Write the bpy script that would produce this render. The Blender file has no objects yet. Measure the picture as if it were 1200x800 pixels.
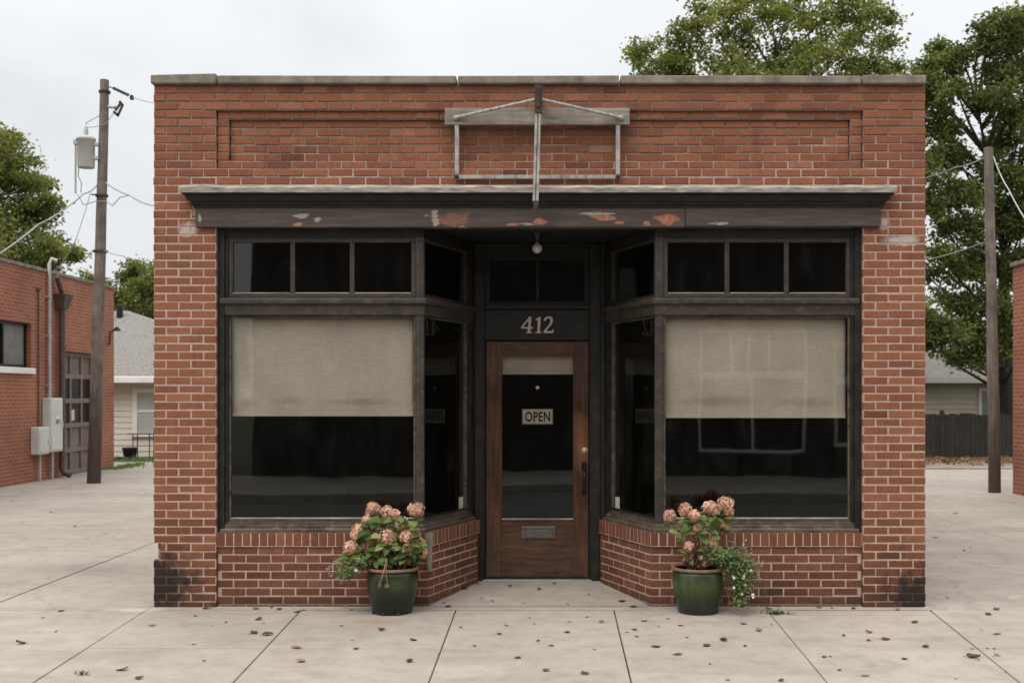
import bpy, bmesh, math, random
from mathutils import Vector, Matrix
random.seed(7)
R = random.Random(11)
S = bpy.context.scene
COL = S.collection
PI = math.pi
# ---------------------------------------------------------------- measured camera
CX, CY, CZ, FPX, VX, VY = -0.03, -9.0, 1.729, 1296.0, 628.0, 462.0
def fX(px, Y): return (px - VX) * (Y - CY) / FPX + CX
def fZ(py, Y): return CZ - (py - VY) * (Y - CY) / FPX
def P(px, py, Y): return Vector((fX(px, Y), Y, fZ(py, Y)))
def G(px, py, z=0.0):                       # point on the ground
    d = FPX * (CZ - z) / (py - VY)
    return Vector((fX(px, CY + d), CY + d, z))

# ---------------------------------------------------------------- materials
def new_mat(name):
    m = bpy.data.materials.new(name); m.use_nodes = True
    nt = m.node_tree
    b = nt.nodes['Principled BSDF']
    return m, nt, b
def nd(nt, typ, **kw):
    n = nt.nodes.new(typ)
    for k, v in kw.items():
        if k.startswith('_'): setattr(n, k[1:], v)
        else:
            key = k.replace('__', ' ')
            if hasattr(v, 'is_linked') or isinstance(v, bpy.types.NodeSocket): nt.links.new(v, n.inputs[key])
            else: n.inputs[key].default_value = v
    return n
def setin(nt, n, idx, v):
    if isinstance(v, bpy.types.NodeSocket): nt.links.new(v, n.inputs[idx])
    else: n.inputs[idx].default_value = v
def wpos(nt): return nd(nt, 'ShaderNodeNewGeometry').outputs['Position']
def opos(nt): return nd(nt, 'ShaderNodeTexCoord').outputs['Object']
def scaled(nt, v, s):
    n = nt.nodes.new('ShaderNodeMapping'); nt.links.new(v, n.inputs['Vector'])
    n.inputs['Scale'].default_value = s
    return n.outputs['Vector']
def noise(nt, v, scale, detail=4, rough=0.6, dist=0.0):
    n = nt.nodes.new('ShaderNodeTexNoise')
    if v is not None: nt.links.new(v, n.inputs['Vector'])
    n.inputs['Scale'].default_value = scale; n.inputs['Detail'].default_value = detail
    n.inputs['Roughness'].default_value = rough; n.inputs['Distortion'].default_value = dist
    return n.outputs['Fac']
def ramp(nt, fac, stops, interp='LINEAR'):
    n = nt.nodes.new('ShaderNodeValToRGB'); n.color_ramp.interpolation = interp
    nt.links.new(fac, n.inputs['Fac'])
    el = n.color_ramp.elements
    while len(el) < len(stops): el.new(0.5)
    for e, (p, c) in zip(el, stops):
        e.position = p
        e.color = (c, c, c, 1) if not hasattr(c, '__len__') else (*c, 1)
    return n.outputs['Color']
def mix(nt, f, a, b, mode='MIX'):
    n = nt.nodes.new('ShaderNodeMix'); n.data_type = 'RGBA'; n.blend_type = mode
    setin(nt, n, 0, f)
    for i, v in ((6, a), (7, b)):
        if isinstance(v, bpy.types.NodeSocket): nt.links.new(v, n.inputs[i])
        else: n.inputs[i].default_value = (*v, 1) if len(v) == 3 else v
    return n.outputs[2]
def math_(nt, op, a, b=0.5, c=None, clamp=False):
    n = nt.nodes.new('ShaderNodeMath'); n.operation = op; n.use_clamp = clamp
    setin(nt, n, 0, a); setin(nt, n, 1, b)
    if c is not None: setin(nt, n, 2, c)
    return n.outputs[0]
def bump(nt, b, h, strength=0.5, dist=0.01):
    n = nt.nodes.new('ShaderNodeBump'); n.inputs['Strength'].default_value = strength
    n.inputs['Distance'].default_value = dist
    nt.links.new(h, n.inputs['Height']); nt.links.new(n.outputs['Normal'], b.inputs['Normal'])
def attr(nt, name):
    n = nt.nodes.new('ShaderNodeAttribute'); n.attribute_name = name
    return n.outputs['Fac']
def ellipse(nt, v, c, r, wob=0.5, nscale=8.0, soft=0.3, st=None):
    """worn, stained or highlight patch of its own shape round a point of the surface"""
    s = nt.nodes.new('ShaderNodeVectorMath'); s.operation = 'SUBTRACT'
    nt.links.new(v, s.inputs[0]); s.inputs[1].default_value = c
    d = nt.nodes.new('ShaderNodeVectorMath'); d.operation = 'DIVIDE'
    nt.links.new(s.outputs[0], d.inputs[0]); d.inputs[1].default_value = r
    l = nt.nodes.new('ShaderNodeVectorMath'); l.operation = 'LENGTH'
    nt.links.new(d.outputs[0], l.inputs[0])
    w = noise(nt, scaled(nt, v, st) if st else v, nscale, 6, 0.7)
    l2 = math_(nt, 'ADD', l.outputs['Value'], math_(nt, 'MULTIPLY', math_(nt, 'SUBTRACT', w, 0.5), wob * 4))
    return ramp(nt, l2, [(max(0, 1 - soft) * 0.5, 1.0), (0.5, 0.0)]) if False else \
        math_(nt, 'DIVIDE', math_(nt, 'SUBTRACT', 1.0, l2), soft, clamp=True)

def simple(name, col, rough=0.6, metal=0.0, var=0.15, scale=6.0, bmp=0.0, coord='w', stretch=None):
    m, nt, b = new_mat(name)
    v = wpos(nt) if coord == 'w' else opos(nt)
    if stretch: v = scaled(nt, v, stretch)
    f = noise(nt, v, scale, 6, 0.62)
    c0 = tuple(max(0, x * (1 - var)) for x in col); c1 = tuple(min(1, x * (1 + var)) for x in col)
    nt.links.new(ramp(nt, f, [(0.3, c0), (0.7, c1)]), b.inputs['Base Color'])
    b.inputs['Roughness'].default_value = rough; b.inputs['Metallic'].default_value = metal
    if bmp: bump(nt, b, noise(nt, v, scale * 6, 5), bmp, 0.006)
    return m

# bricks of the shop: every brick carries its own random value and its own grime value
def corner_soot(nt, v):
    e = ellipse(nt, v, (-3.12, 0, 0.20), (0.44, 0.6, 0.33), 0.5, 11, 0.62)
    e2 = ellipse(nt, v, (3.13, 0, 0.06), (0.46, 0.6, 0.33), 0.5, 13, 0.62)
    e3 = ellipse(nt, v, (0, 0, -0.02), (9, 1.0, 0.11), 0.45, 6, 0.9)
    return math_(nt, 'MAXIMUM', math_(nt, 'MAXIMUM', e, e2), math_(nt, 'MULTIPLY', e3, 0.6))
def mat_brick():
    m, nt, b = new_mat('fired_brick')
    v = wpos(nt)
    c = ramp(nt, attr(nt, 'var'), [(0.0, (0.13, 0.056, 0.036)), (0.2, (0.225, 0.083, 0.046)), (0.6, (0.283, 0.105, 0.058)), (0.88, (0.335, 0.135, 0.078)), (1.0, (0.41, 0.21, 0.148))])
    f = noise(nt, v, 55, 6, 0.7)
    c = mix(nt, 1.0, c, ramp(nt, f, [(0.25, 0.60), (0.5, 0.99), (0.78, 1.30)]), 'MULTIPLY')
    f2 = noise(nt, v, 2.6, 5, 0.6)
    c = mix(nt, 1.0, c, ramp(nt, f2, [(0.3, 0.84), (0.7, 1.12)]), 'MULTIPLY')
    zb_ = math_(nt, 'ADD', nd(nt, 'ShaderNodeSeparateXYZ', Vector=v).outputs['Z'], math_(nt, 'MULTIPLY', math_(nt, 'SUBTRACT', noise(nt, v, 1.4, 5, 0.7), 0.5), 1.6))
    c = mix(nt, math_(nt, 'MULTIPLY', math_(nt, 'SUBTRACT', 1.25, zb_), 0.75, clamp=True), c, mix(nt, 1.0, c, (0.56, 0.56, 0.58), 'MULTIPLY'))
    stk = noise(nt, scaled(nt, v, (7, 7, 0.55)), 2.2, 6, 0.65)
    c = mix(nt, ramp(nt, stk, [(0.56, 0.0), (0.72, 0.45)]), c, mix(nt, 1.0, c, (0.5, 0.5, 0.5), 'MULTIPLY'))
    pl_ = noise(nt, scaled(nt, v, (5, 5, 0.9)), 2.0, 6, 0.7)
    c = mix(nt, ramp(nt, pl_, [(0.62, 0.0), (0.76, 0.28)]), c, (0.42, 0.30, 0.24))
    sp = noise(nt, v, 190, 2, 0.5)
    c = mix(nt, ramp(nt, sp, [(0.62, 0.0), (0.72, 0.6)]), c, (0.09, 0.035, 0.025))
    g = math_(nt, 'MULTIPLY', attr(nt, 'grime'), ramp(nt, noise(nt, v, 14, 5, 0.7), [(0.3, 0.3), (0.6, 0.8)]))
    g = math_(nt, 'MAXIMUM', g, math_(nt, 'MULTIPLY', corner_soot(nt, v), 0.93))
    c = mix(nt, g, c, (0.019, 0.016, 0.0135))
    ef = None
    for ctr, rad in (((-2.86, 0, 3.07), (0.10, 0.2, 0.07)), ((-2.78, 0, 3.22), (0.05, 0.2, 0.09)), ((2.80, 0, 3.12), (0.06, 0.2, 0.06)), ((2.95, 0, 2.98), (0.18, 0.2, 0.05))):
        e = ellipse(nt, v, ctr, rad, 0.55, 16, 0.5)
        ef = e if ef is None else math_(nt, 'MAXIMUM', ef, e)
    c = mix(nt, math_(nt, 'MULTIPLY', ef, 0.75), c, (0.55, 0.50, 0.44))
    nt.links.new(c, b.inputs['Base Color'])
    b.inputs['Roughness'].default_value = 0.88; b.inputs['Specular IOR Level'].default_value = 0.25
    h = math_(nt, 'ADD', noise(nt, v, 70, 6, 0.7), math_(nt, 'MULTIPLY', noise(nt, v, 18, 3), 0.8))
    bump(nt, b, h, 0.55, 0.006)
    return m
def mat_mortar():
    m, nt, b = new_mat('lime_mortar')
    v = wpos(nt)
    z = nd(nt, 'ShaderNodeSeparateXYZ', Vector=v).outputs['Z']
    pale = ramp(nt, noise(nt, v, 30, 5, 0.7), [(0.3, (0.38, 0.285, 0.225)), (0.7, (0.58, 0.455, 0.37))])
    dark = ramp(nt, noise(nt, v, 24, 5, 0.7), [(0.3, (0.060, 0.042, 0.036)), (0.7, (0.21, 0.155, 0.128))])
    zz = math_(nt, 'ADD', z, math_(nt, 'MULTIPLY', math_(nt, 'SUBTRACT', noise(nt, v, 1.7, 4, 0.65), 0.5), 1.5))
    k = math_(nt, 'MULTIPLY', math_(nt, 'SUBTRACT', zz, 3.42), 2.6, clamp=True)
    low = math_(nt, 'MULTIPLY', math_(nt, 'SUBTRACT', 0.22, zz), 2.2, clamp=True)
    c = mix(nt, math_(nt, 'MULTIPLY', k, 0.72), pale, dark)  # upper joints: grime and the shadow in them both put into the mortar colour
    c = mix(nt, math_(nt, 'MULTIPLY', low, 0.5), c, (0.12, 0.10, 0.085))
    g = math_(nt, 'MULTIPLY', corner_soot(nt, v), 0.9)
    c = mix(nt, g, c, (0.034, 0.028, 0.024))
    nt.links.new(c, b.inputs['Base Color']); b.inputs['Roughness'].default_value = 0.95
    b.inputs['Specular IOR Level'].default_value = 0.1
    bump(nt, b, noise(nt, v, 90, 5, 0.7), 0.7, 0.006)
    return m
def mat_brickwork(name, axis, c1, c2, mort, bump_s=0.5):
    """courses for the neighbouring buildings; axis = horizontal world axis of the wall"""
    m, nt, b = new_mat(name)
    v = wpos(nt)
    s = nd(nt, 'ShaderNodeSeparateXYZ', Vector=v)
    cmb = nt.nodes.new('ShaderNodeCombineXYZ')
    nt.links.new(s.outputs[axis], cmb.inputs[0]); nt.links.new(s.outputs['Z'], cmb.inputs[1])
    t = nt.nodes.new('ShaderNodeTexBrick'); nt.links.new(cmb.outputs[0], t.inputs['Vector'])
    t.inputs['Scale'].default_value = 1.0; t.inputs['Brick Width'].default_value = 0.21
    t.inputs['Row Height'].default_value = 0.072; t.inputs['Mortar Size'].default_value = 0.0065
    t.inputs['Mortar Smooth'].default_value = 0.3; t.inputs['Bias'].default_value = 0.0
    t.inputs['Color1'].default_value = (*c1, 1); t.inputs['Color2'].default_value = (*c2, 1); t.inputs['Mortar'].default_value = (*mort, 1)
    f2 = noise(nt, v, 0.9, 5, 0.65)
    c = mix(nt, 1.0, t.outputs['Color'], ramp(nt, f2, [(0.3, 0.72), (0.7, 1.15)]), 'MULTIPLY')
    c = mix(nt, 1.0, c, ramp(nt, noise(nt, v, 40, 3), [(0.3, 0.85), (0.7, 1.12)]), 'MULTIPLY')
    nt.links.new(c, b.inputs['Base Color']); b.inputs['Roughness'].default_value = 0.9
    h = math_(nt, 'ADD', math_(nt, 'SUBTRACT', 1.0, t.outputs['Fac']), math_(nt, 'MULTIPLY', noise(nt, v, 60, 4), 0.3))
    bump(nt, b, h, bump_s, 0.008)
    return m
def mat_paint(k=0.0, name='old_dark_paint'):
    m, nt, b = new_mat(name)
    v = wpos(nt)
    n1 = noise(nt, scaled(nt, v, (1, 1, 1)), 9, 7, 0.7)
    c = ramp(nt, n1, [(0.3, (0.0075, 0.008, 0.0063)), (0.5, (0.0135, 0.012, 0.0095)), (0.74, (0.040, 0.030, 0.023))])
    st = noise(nt, scaled(nt, v, (2.2, 2.2, 40)), 3.0, 6, 0.7)
    c = mix(nt, ramp(nt, st, [(0.60, 0.0), (0.74, 0.55)]), c, (0.135, 0.108, 0.088))
    if k:
        w0 = noise(nt, scaled(nt, v, (1.5, 1.5, 6)), 2.6, 7, 0.72)
        c = mix(nt, ramp(nt, w0, [(0.36, 0.15), (0.52, 0.75 * k), (0.72, k)]), c, (0.120, 0.088, 0.066))
        w1 = noise(nt, scaled(nt, v, (3, 3, 3)), 5.0, 7, 0.75)
        c = mix(nt, ramp(nt, w1, [(0.52, 0.0), (0.66, 0.6 * k)]), c, (0.22, 0.18, 0.15))
    chip = noise(nt, v, 26, 4, 0.75, 0.6)
    c = mix(nt, ramp(nt, chip, [(0.715, 0.0), (0.73, 0.9)]), c, (0.32, 0.27, 0.22))
    chip2 = noise(nt, scaled(nt, v, (1, 1, 0.6)), 15, 4, 0.75, 0.8)
    c = mix(nt, ramp(nt, chip2, [(0.73, 0.0), (0.745, 0.8)]), c, (0.20, 0.075, 0.04))
    nt.links.new(c, b.inputs['Base Color'])
    nt.links.new(ramp(nt, n1, [(0.3, 0.42), (0.7, 0.7)]), b.inputs['Roughness'])
    b.inputs['Specular IOR Level'].default_value = 0.35
    bump(nt, b, math_(nt, 'ADD', n1, math_(nt, 'MULTIPLY', chip, 0.6)), 0.35, 0.004)
    return m
def mat_fascia():
    m, nt, b = new_mat('peeling_fascia_paint')
    v = wpos(nt)
    g = noise(nt, scaled(nt, v, (0.6, 1, 9)), 4.0, 7, 0.7)
    c = ramp(nt, g, [(0.3, (0.036, 0.026, 0.020)), (0.52, (0.070, 0.050, 0.039)), (0.75, (0.135, 0.100, 0.079))])
    ex = None
    for (px, py, rx, ry) in ((782, 257, 16, 6), (709, 255, 13, 3.5), (726, 261, 7, 2.5), (633, 260, 8, 4), (530, 258, 19, 9), (758, 262, 4, 3), (542, 266, 5, 2), (349, 263, 6, 2.5), (601, 263, 8, 2)):
        p = P(px, py, -0.04)
        e = ellipse(nt, v, (p.x, -0.04, p.z), (rx / 144, 0.4, ry / 144), 0.75, 17, 0.22, (0.55, 1, 2.2))
        e = math_(nt, 'MULTIPLY', e, 0.45 if px == 530 else 1.0)
        ex = e if ex is None else math_(nt, 'MAXIMUM', ex, e)
    red = ramp(nt, noise(nt, v, 40, 4), [(0.3, (0.26, 0.085, 0.045)), (0.7, (0.46, 0.19, 0.11))])
    cu = noise(nt, scaled(nt, v, (0.5, 1, 3)), 7, 7, 0.75, 0.4)
    c = mix(nt, ramp(nt, cu, [(0.655, 0.0), (0.67, 0.8)]), c, (0.25, 0.205, 0.17))
    c = mix(nt, ex, c, red)
    wh = None
    for (px, py, rx, ry) in ((510, 256, 4, 9), (372, 257, 5, 3), (352, 253, 11, 2.5), (234, 257, 2, 6), (620, 262, 9, 2), (700, 251, 18, 2), (845, 262, 12, 2)):
        p = P(px, py, -0.04)
        e = ellipse(nt, v, (p.x, -0.04, p.z), (rx / 144, 0.4, ry / 144), 0.95, 17, 0.3, (0.5, 1, 2.6))
        wh = e if wh is None else math_(nt, 'MAXIMUM', wh, e)
    c = mix(nt, math_(nt, 'MULTIPLY', wh, 0.7), c, (0.42, 0.37, 0.32))
    dk = noise(nt, scaled(nt, v, (1, 1, 3)), 10, 6, 0.75, 0.5)
    c = mix(nt, ramp(nt, dk, [(0.62, 0.0), (0.70, 0.7)]), c, (0.03, 0.026, 0.022))
    nt.links.new(c, b.inputs['Base Color']); b.inputs['Roughness'].default_value = 0.7
    bump(nt, b, math_(nt, 'ADD', g, math_(nt, 'MULTIPLY', ex, -1.5)), 0.5, 0.006)
    return m
def mat_wood(name, dark, mid, lite, rough=0.4, stretch=(14, 14, 0.9), coord='w', bmp=0.25):
    m, nt, b = new_mat(name)
    v = wpos(nt) if coord == 'w' else opos(nt)
    g = noise(nt, scaled(nt, v, stretch), 3.2, 7, 0.68, 0.5)
    c = ramp(nt, g, [(0.28, dark), (0.5, mid), (0.75, lite)])
    f2 = noise(nt, v, 3.5, 5, 0.6)
    c = mix(nt, 1.0, c, ramp(nt, f2, [(0.32, 0.55), (0.68, 1.25)]), 'MULTIPLY')
    nt.links.new(c, b.inputs['Base Color'])
    nt.links.new(ramp(nt, f2, [(0.3, rough - 0.08), (0.7, rough + 0.18)]), b.inputs['Roughness'])
    bump(nt, b, g, bmp, 0.004)
    return m
def mat_glass(name, ior=1.68, tint=(0.93, 0.92, 0.90), wav=0.06):
    m = bpy.data.materials.new(name); m.use_nodes = True; nt = m.node_tree
    nt.nodes.clear()
    out = nt.nodes.new('ShaderNodeOutputMaterial')
    tr = nt.nodes.new('ShaderNodeBsdfTransparent'); tr.inputs[0].default_value = (*tint, 1)
    gl = nt.nodes.new('ShaderNodeBsdfGlossy'); gl.inputs['Roughness'].default_value = 0.02
    gl.inputs['Color'].default_value = (0.9, 0.93, 0.92, 1)
    v = wpos(nt)
    bp = nt.nodes.new('ShaderNodeBump'); bp.inputs['Strength'].default_value = wav; bp.inputs['Distance'].default_value = 0.02
    nt.links.new(noise(nt, v, 1.6, 2, 0.4), bp.inputs['Height']); nt.links.new(bp.outputs[0], gl.inputs['Normal'])
    fr = nt.nodes.new('ShaderNodeFresnel'); fr.inputs['IOR'].default_value = ior
    geo = nt.nodes.new('ShaderNodeNewGeometry')
    fac = math_(nt, 'MULTIPLY', fr.outputs[0], math_(nt, 'SUBTRACT', 1.0, geo.outputs['Backfacing']))
    df = nt.nodes.new('ShaderNodeBsdfDiffuse'); df.inputs[0].default_value = (0.30, 0.29, 0.26, 1)
    dirt = ramp(nt, noise(nt, scaled(nt, v, (3, 3, 1)), 3.0, 6, 0.7), [(0.35, 0.001), (0.6, 0.008), (0.78, 0.030)])
    m1 = nt.nodes.new('ShaderNodeMixShader'); nt.links.new(dirt, m1.inputs[0]); nt.links.new(tr.outputs[0], m1.inputs[1]); nt.links.new(df.outputs[0], m1.inputs[2])
    mx = nt.nodes.new('ShaderNodeMixShader')
    nt.links.new(fac, mx.inputs[0]); nt.links.new(m1.outputs[0], mx.inputs[1]); nt.links.new(gl.outputs[0], mx.inputs[2])
    nt.links.new(mx.outputs[0], out.inputs[0])
    return m
def mat_fabric():
    m, nt, b = new_mat('linen_blind_cloth')
    v = wpos(nt)
    wv = noise(nt, scaled(nt, v, (6, 1, 160)), 2.0, 5, 0.7)
    wv2 = noise(nt, scaled(nt, v, (160, 1, 6)), 2.0, 4, 0.7)
    w = math_(nt, 'ADD', math_(nt, 'MULTIPLY', wv, 0.65), math_(nt, 'MULTIPLY', wv2, 0.35))
    c = ramp(nt, w, [(0.3, (0.33, 0.293, 0.25)), (0.7, (0.60, 0.54, 0.475))])
    c = mix(nt, 1.0, c, ramp(nt, noise(nt, v, 2.6, 5, 0.6), [(0.3, 0.86), (0.7, 1.08)]), 'MULTIPLY')
    s = None
    for (px, py, rx, ry) in ((340, 470, 24, 6), (420, 471, 50, 5), (290, 472, 14, 9), (840, 470, 60, 7), (940, 472, 40, 8), (285, 400, 12, 60)):
        p = P(px, py, 0.12)
        e = ellipse(nt, v, (p.x, 0.12, p.z), (rx / 144, 0.5, ry / 144), 0.5, 5, 0.9)
        s = e if s is None else math_(nt, 'MAXIMUM', s, e)
    c = mix(nt, math_(nt, 'MULTIPLY', s, 0.45), c, (0.24, 0.165, 0.10))
    nt.links.new(c, b.inputs['Base Color']); b.inputs['Roughness'].default_value = 0.95
    b.inputs['Specular IOR Level'].default_value = 0.05
    bump(nt, b, w, 0.3, 0.003)
    return m
def mat_concrete(name, base, stain=True):
    m, nt, b = new_mat(name)
    v = wpos(nt)
    c0 = tuple(x * 0.79 for x in base); c1 = tuple(x * 1.08 for x in base)
    c = ramp(nt, noise(nt, v, 0.55, 8, 0.62), [(0.3, c0), (0.7, c1)])
    c = mix(nt, 1.0, c, ramp(nt, noise(nt, v, 5.5, 7, 0.7), [(0.28, 0.80), (0.5, 0.99), (0.75, 1.09)]), 'MULTIPLY')
    c = mix(nt, 1.0, c, ramp(nt, noise(nt, v, 120, 3, 0.6), [(0.25, 0.80), (0.7, 1.10)]), 'MULTIPLY')
    c = mix(nt, 1.0, c, ramp(nt, noise(nt, scaled(nt, v, (0.25, 1.6, 1)), 1.6, 6, 0.65, 0.4), [(0.34, 0.87), (0.55, 1.0)]), 'MULTIPLY')
    cr = math_(nt, 'ABSOLUTE', math_(nt, 'SUBTRACT', noise(nt, scaled(nt, v, (1, 0.7, 1)), 0.33, 9, 0.52), 0.5))
    c = mix(nt, ramp(nt, cr, [(0.0, 0.30 if name == 'lot_concrete' else 0.0), (0.0020, 0.0)]), c, (0.11, 0.09, 0.075))
    bl = noise(nt, v, 1.9, 4, 0.55, 0.8)
    c = mix(nt, ramp(nt, bl, [(0.57, 0.0), (0.72, 0.30)]), c, (0.21, 0.175, 0.14))
    lt = noise(nt, v, 3.1, 5, 0.6, 0.4)
    c = mix(nt, ramp(nt, lt, [(0.64, 0.0), (0.74, 0.25)]), c, (0.60, 0.55, 0.49))
    sp = noise(nt, v, 34, 3, 0.5)
    c = mix(nt, ramp(nt, sp, [(0.70, 0.0), (0.76, 0.35)]), c, (0.16, 0.13, 0.10))
    if stain:
        p = G(436, 728); e = ellipse(nt, v, (p.x, p.y, 0), (0.30, 0.13, 1), 0.35, 5, 0.9)
        c = mix(nt, math_(nt, 'MULTIPLY', e, 0.6), c, (0.31, 0.175, 0.10))
        p = G(105, 668); e2 = ellipse(nt, v, (p.x, p.y, 0), (1.0, 0.55, 1), 0.35, 3, 0.9)
        c = mix(nt, math_(nt, 'MULTIPLY', e2, 0.25), c, (0.17, 0.15, 0.125))
        p = G(160, 714); e3 = ellipse(nt, v, (p.x, p.y, 0), (0.30, 0.09, 1), 0.5, 6, 0.6)
        c = mix(nt, math_(nt, 'MULTIPLY', e3, 0.45), c, (0.62, 0.58, 0.52))
        p = G(545, 785); e4 = ellipse(nt, v, (p.x, p.y, 0), (0.35, 0.2, 1), 0.5, 7, 0.6)
        c = mix(nt, math_(nt, 'MULTIPLY', e4, 0.3), c, (0.60, 0.57, 0.53))
    nt.links.new(c, b.inputs['Base Color']); b.inputs['Roughness'].default_value = 0.87
    b.inputs['Specular IOR Level'].default_value = 0.3
    h = math_(nt, 'ADD', noise(nt, v, 160, 4, 0.7), math_(nt, 'MULTIPLY', noise(nt, v, 22, 4), 0.7))
    bump(nt, b, h, 0.28, 0.004)
    return m
def mat_leaf(name, stops, trans=0.35, rough=0.6, patch=1.1):
    m = bpy.data.materials.new(name); m.use_nodes = True; nt = m.node_tree
    b = nt.nodes['Principled BSDF']; out = nt.nodes['Material Output']
    c = ramp(nt, attr(nt, 'var'), stops)
    c = mix(nt, 1.0, c, ramp(nt, noise(nt, wpos(nt), patch, 4), [(0.3, 0.72), (0.7, 1.22)]), 'MULTIPLY')
    nt.links.new(c, b.inputs['Base Color']); b.inputs['Roughness'].default_value = rough
    b.inputs['Specular IOR Level'].default_value = 0.3
    t = nt.nodes.new('ShaderNodeBsdfTranslucent')
    nt.links.new(mix(nt, 1.0, c, (1.9, 1.9, 1.0), 'MULTIPLY'), t.inputs[0])
    mx = nt.nodes.new('ShaderNodeMixShader'); mx.inputs[0].default_value = trans
    nt.links.new(b.outputs[0], mx.inputs[1]); nt.links.new(t.outputs[0], mx.inputs[2]); nt.links.new(mx.outputs[0], out.inputs[0])
    return m
def mat_glaze(k=1.0, name='green_pot_glaze'):
    m, nt, b = new_mat(name)
    v = opos(nt)
    z = nd(nt, 'ShaderNodeSeparateXYZ', Vector=v).outputs['Z']
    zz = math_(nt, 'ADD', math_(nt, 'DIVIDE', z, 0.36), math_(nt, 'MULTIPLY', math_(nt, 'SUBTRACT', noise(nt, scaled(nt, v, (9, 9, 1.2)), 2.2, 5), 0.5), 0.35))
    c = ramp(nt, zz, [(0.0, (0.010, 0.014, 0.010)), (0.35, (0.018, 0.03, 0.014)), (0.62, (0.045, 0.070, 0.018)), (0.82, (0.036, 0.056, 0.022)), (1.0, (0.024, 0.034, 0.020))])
    dr = noise(nt, scaled(nt, v, (22, 22, 1.5)), 2.0, 4, 0.6)
    c = mix(nt, 1.0, c, ramp(nt, dr, [(0.3, 0.7), (0.7, 1.3)]), 'MULTIPLY')
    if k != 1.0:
        hx = ellipse(nt, v, (0.05, -0.2, 0.25), (0.10, 0.2, 0.10), 0.25, 9, 0.9)  # painted highlight: a lighter spot left in the colour of the dark glaze
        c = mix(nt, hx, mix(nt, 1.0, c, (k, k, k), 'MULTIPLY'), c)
    nt.links.new(c, b.inputs['Base Color'])
    nt.links.new(ramp(nt, noise(nt, v, 14, 4), [(0.3, 0.16), (0.7, 0.34)]), b.inputs['Roughness'])
    bump(nt, b, noise(nt, v, 9, 3), 0.12, 0.01)
    return m
M = {}
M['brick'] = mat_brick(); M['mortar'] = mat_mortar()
M['brickY'] = mat_brickwork('garage_brick', 'Y', (0.335, 0.112, 0.058), (0.27, 0.085, 0.046), (0.40, 0.26, 0.19))
M['brickX'] = mat_brickwork('garage_end_brick', 'X', (0.335, 0.112, 0.058), (0.27, 0.085, 0.046), (0.40, 0.26, 0.19))
M['brickdark'] = mat_brickwork('sooty_brick', 'X', (0.035, 0.022, 0.018), (0.025, 0.017, 0.014), (0.05, 0.042, 0.036))
M['stone'] = simple('weathered_coping', (0.215, 0.182, 0.148), 0.9, 0, 0.42, 7, 0.5)
M['paint'] = mat_paint(); M['worn'] = mat_paint(0.42, 'weathered_dark_paint'); M['bare'] = mat_paint(0.95, 'nearly_bare_painted_wood'); M['fascia'] = mat_fascia()
M['flash'] = simple('weathered_flashing', (0.32, 0.275, 0.235), 0.6, 0, 0.6, 5, 0.3, stretch=(1.5, 4, 9))
M['door'] = mat_wood('varnished_door_wood', (0.022, 0.010, 0.005), (0.078, 0.030, 0.013), (0.165, 0.066, 0.028), 0.36)
M['doorh'] = mat_wood('varnished_rail_wood', (0.022, 0.010, 0.005), (0.078, 0.030, 0.013), (0.165, 0.066, 0.028), 0.36, (0.9, 14, 14))
M['board'] = mat_wood('weathered_sign_board', (0.17, 0.14, 0.115), (0.30, 0.255, 0.215), (0.44, 0.385, 0.335), 0.8, (0.9, 14, 14))
M['glass'] = mat_glass('old_window_glass'); M['glassside'] = mat_glass('side_window_glass', 1.38); M['glass2'] = mat_glass('far_window_glass', 2.2)
M['fabric'] = mat_fabric()
M['walk'] = mat_concrete('pavement_concrete', (0.44, 0.383, 0.322))
M['lot'] = mat_concrete('lot_concrete', (0.41, 0.362, 0.31))
M['asphalt'] = simple('street_asphalt', (0.12, 0.117, 0.108), 0.9, 0, 0.25, 3, 0.3)
M['joint'] = simple('joint_dirt', (0.06, 0.047, 0.036), 0.95, 0, 0.3, 20)
M['dirt'] = simple('bare_dirt', (0.22, 0.17, 0.125), 0.95, 0, 0.35, 2.5, 0.6)
M['grass'] = simple('short_turf', (0.075, 0.095, 0.035), 0.95, 0, 0.35, 3, 0.5)
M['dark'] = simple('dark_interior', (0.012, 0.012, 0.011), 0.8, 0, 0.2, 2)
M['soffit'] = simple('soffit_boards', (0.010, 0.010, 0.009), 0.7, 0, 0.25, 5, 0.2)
M['pole'] = mat_wood('utility_pole_wood', (0.085, 0.066, 0.053), (0.165, 0.132, 0.108), (0.25, 0.21, 0.178), 0.85, (20, 20, 0.7))
def creosote(m):
    nt = m.node_tree; b = nt.nodes['Principled BSDF']; v = wpos(nt)
    src = b.inputs['Base Color'].links[0].from_socket
    z = nd(nt, 'ShaderNodeSeparateXYZ', Vector=v).outputs['Z']
    zz = math_(nt, 'ADD', z, math_(nt, 'MULTIPLY', math_(nt, 'SUBTRACT', noise(nt, scaled(nt, v, (12, 12, 0.8)), 1.6, 5), 0.5), 3.4))
    k = math_(nt, 'MULTIPLY', math_(nt, 'SUBTRACT', 2.3, zz), 0.6, clamp=True)
    nt.links.new(mix(nt, math_(nt, 'MULTIPLY', k, 0.85), src, (0.042, 0.024, 0.017)), b.inputs['Base Color'])
creosote(M['pole'])
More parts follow.
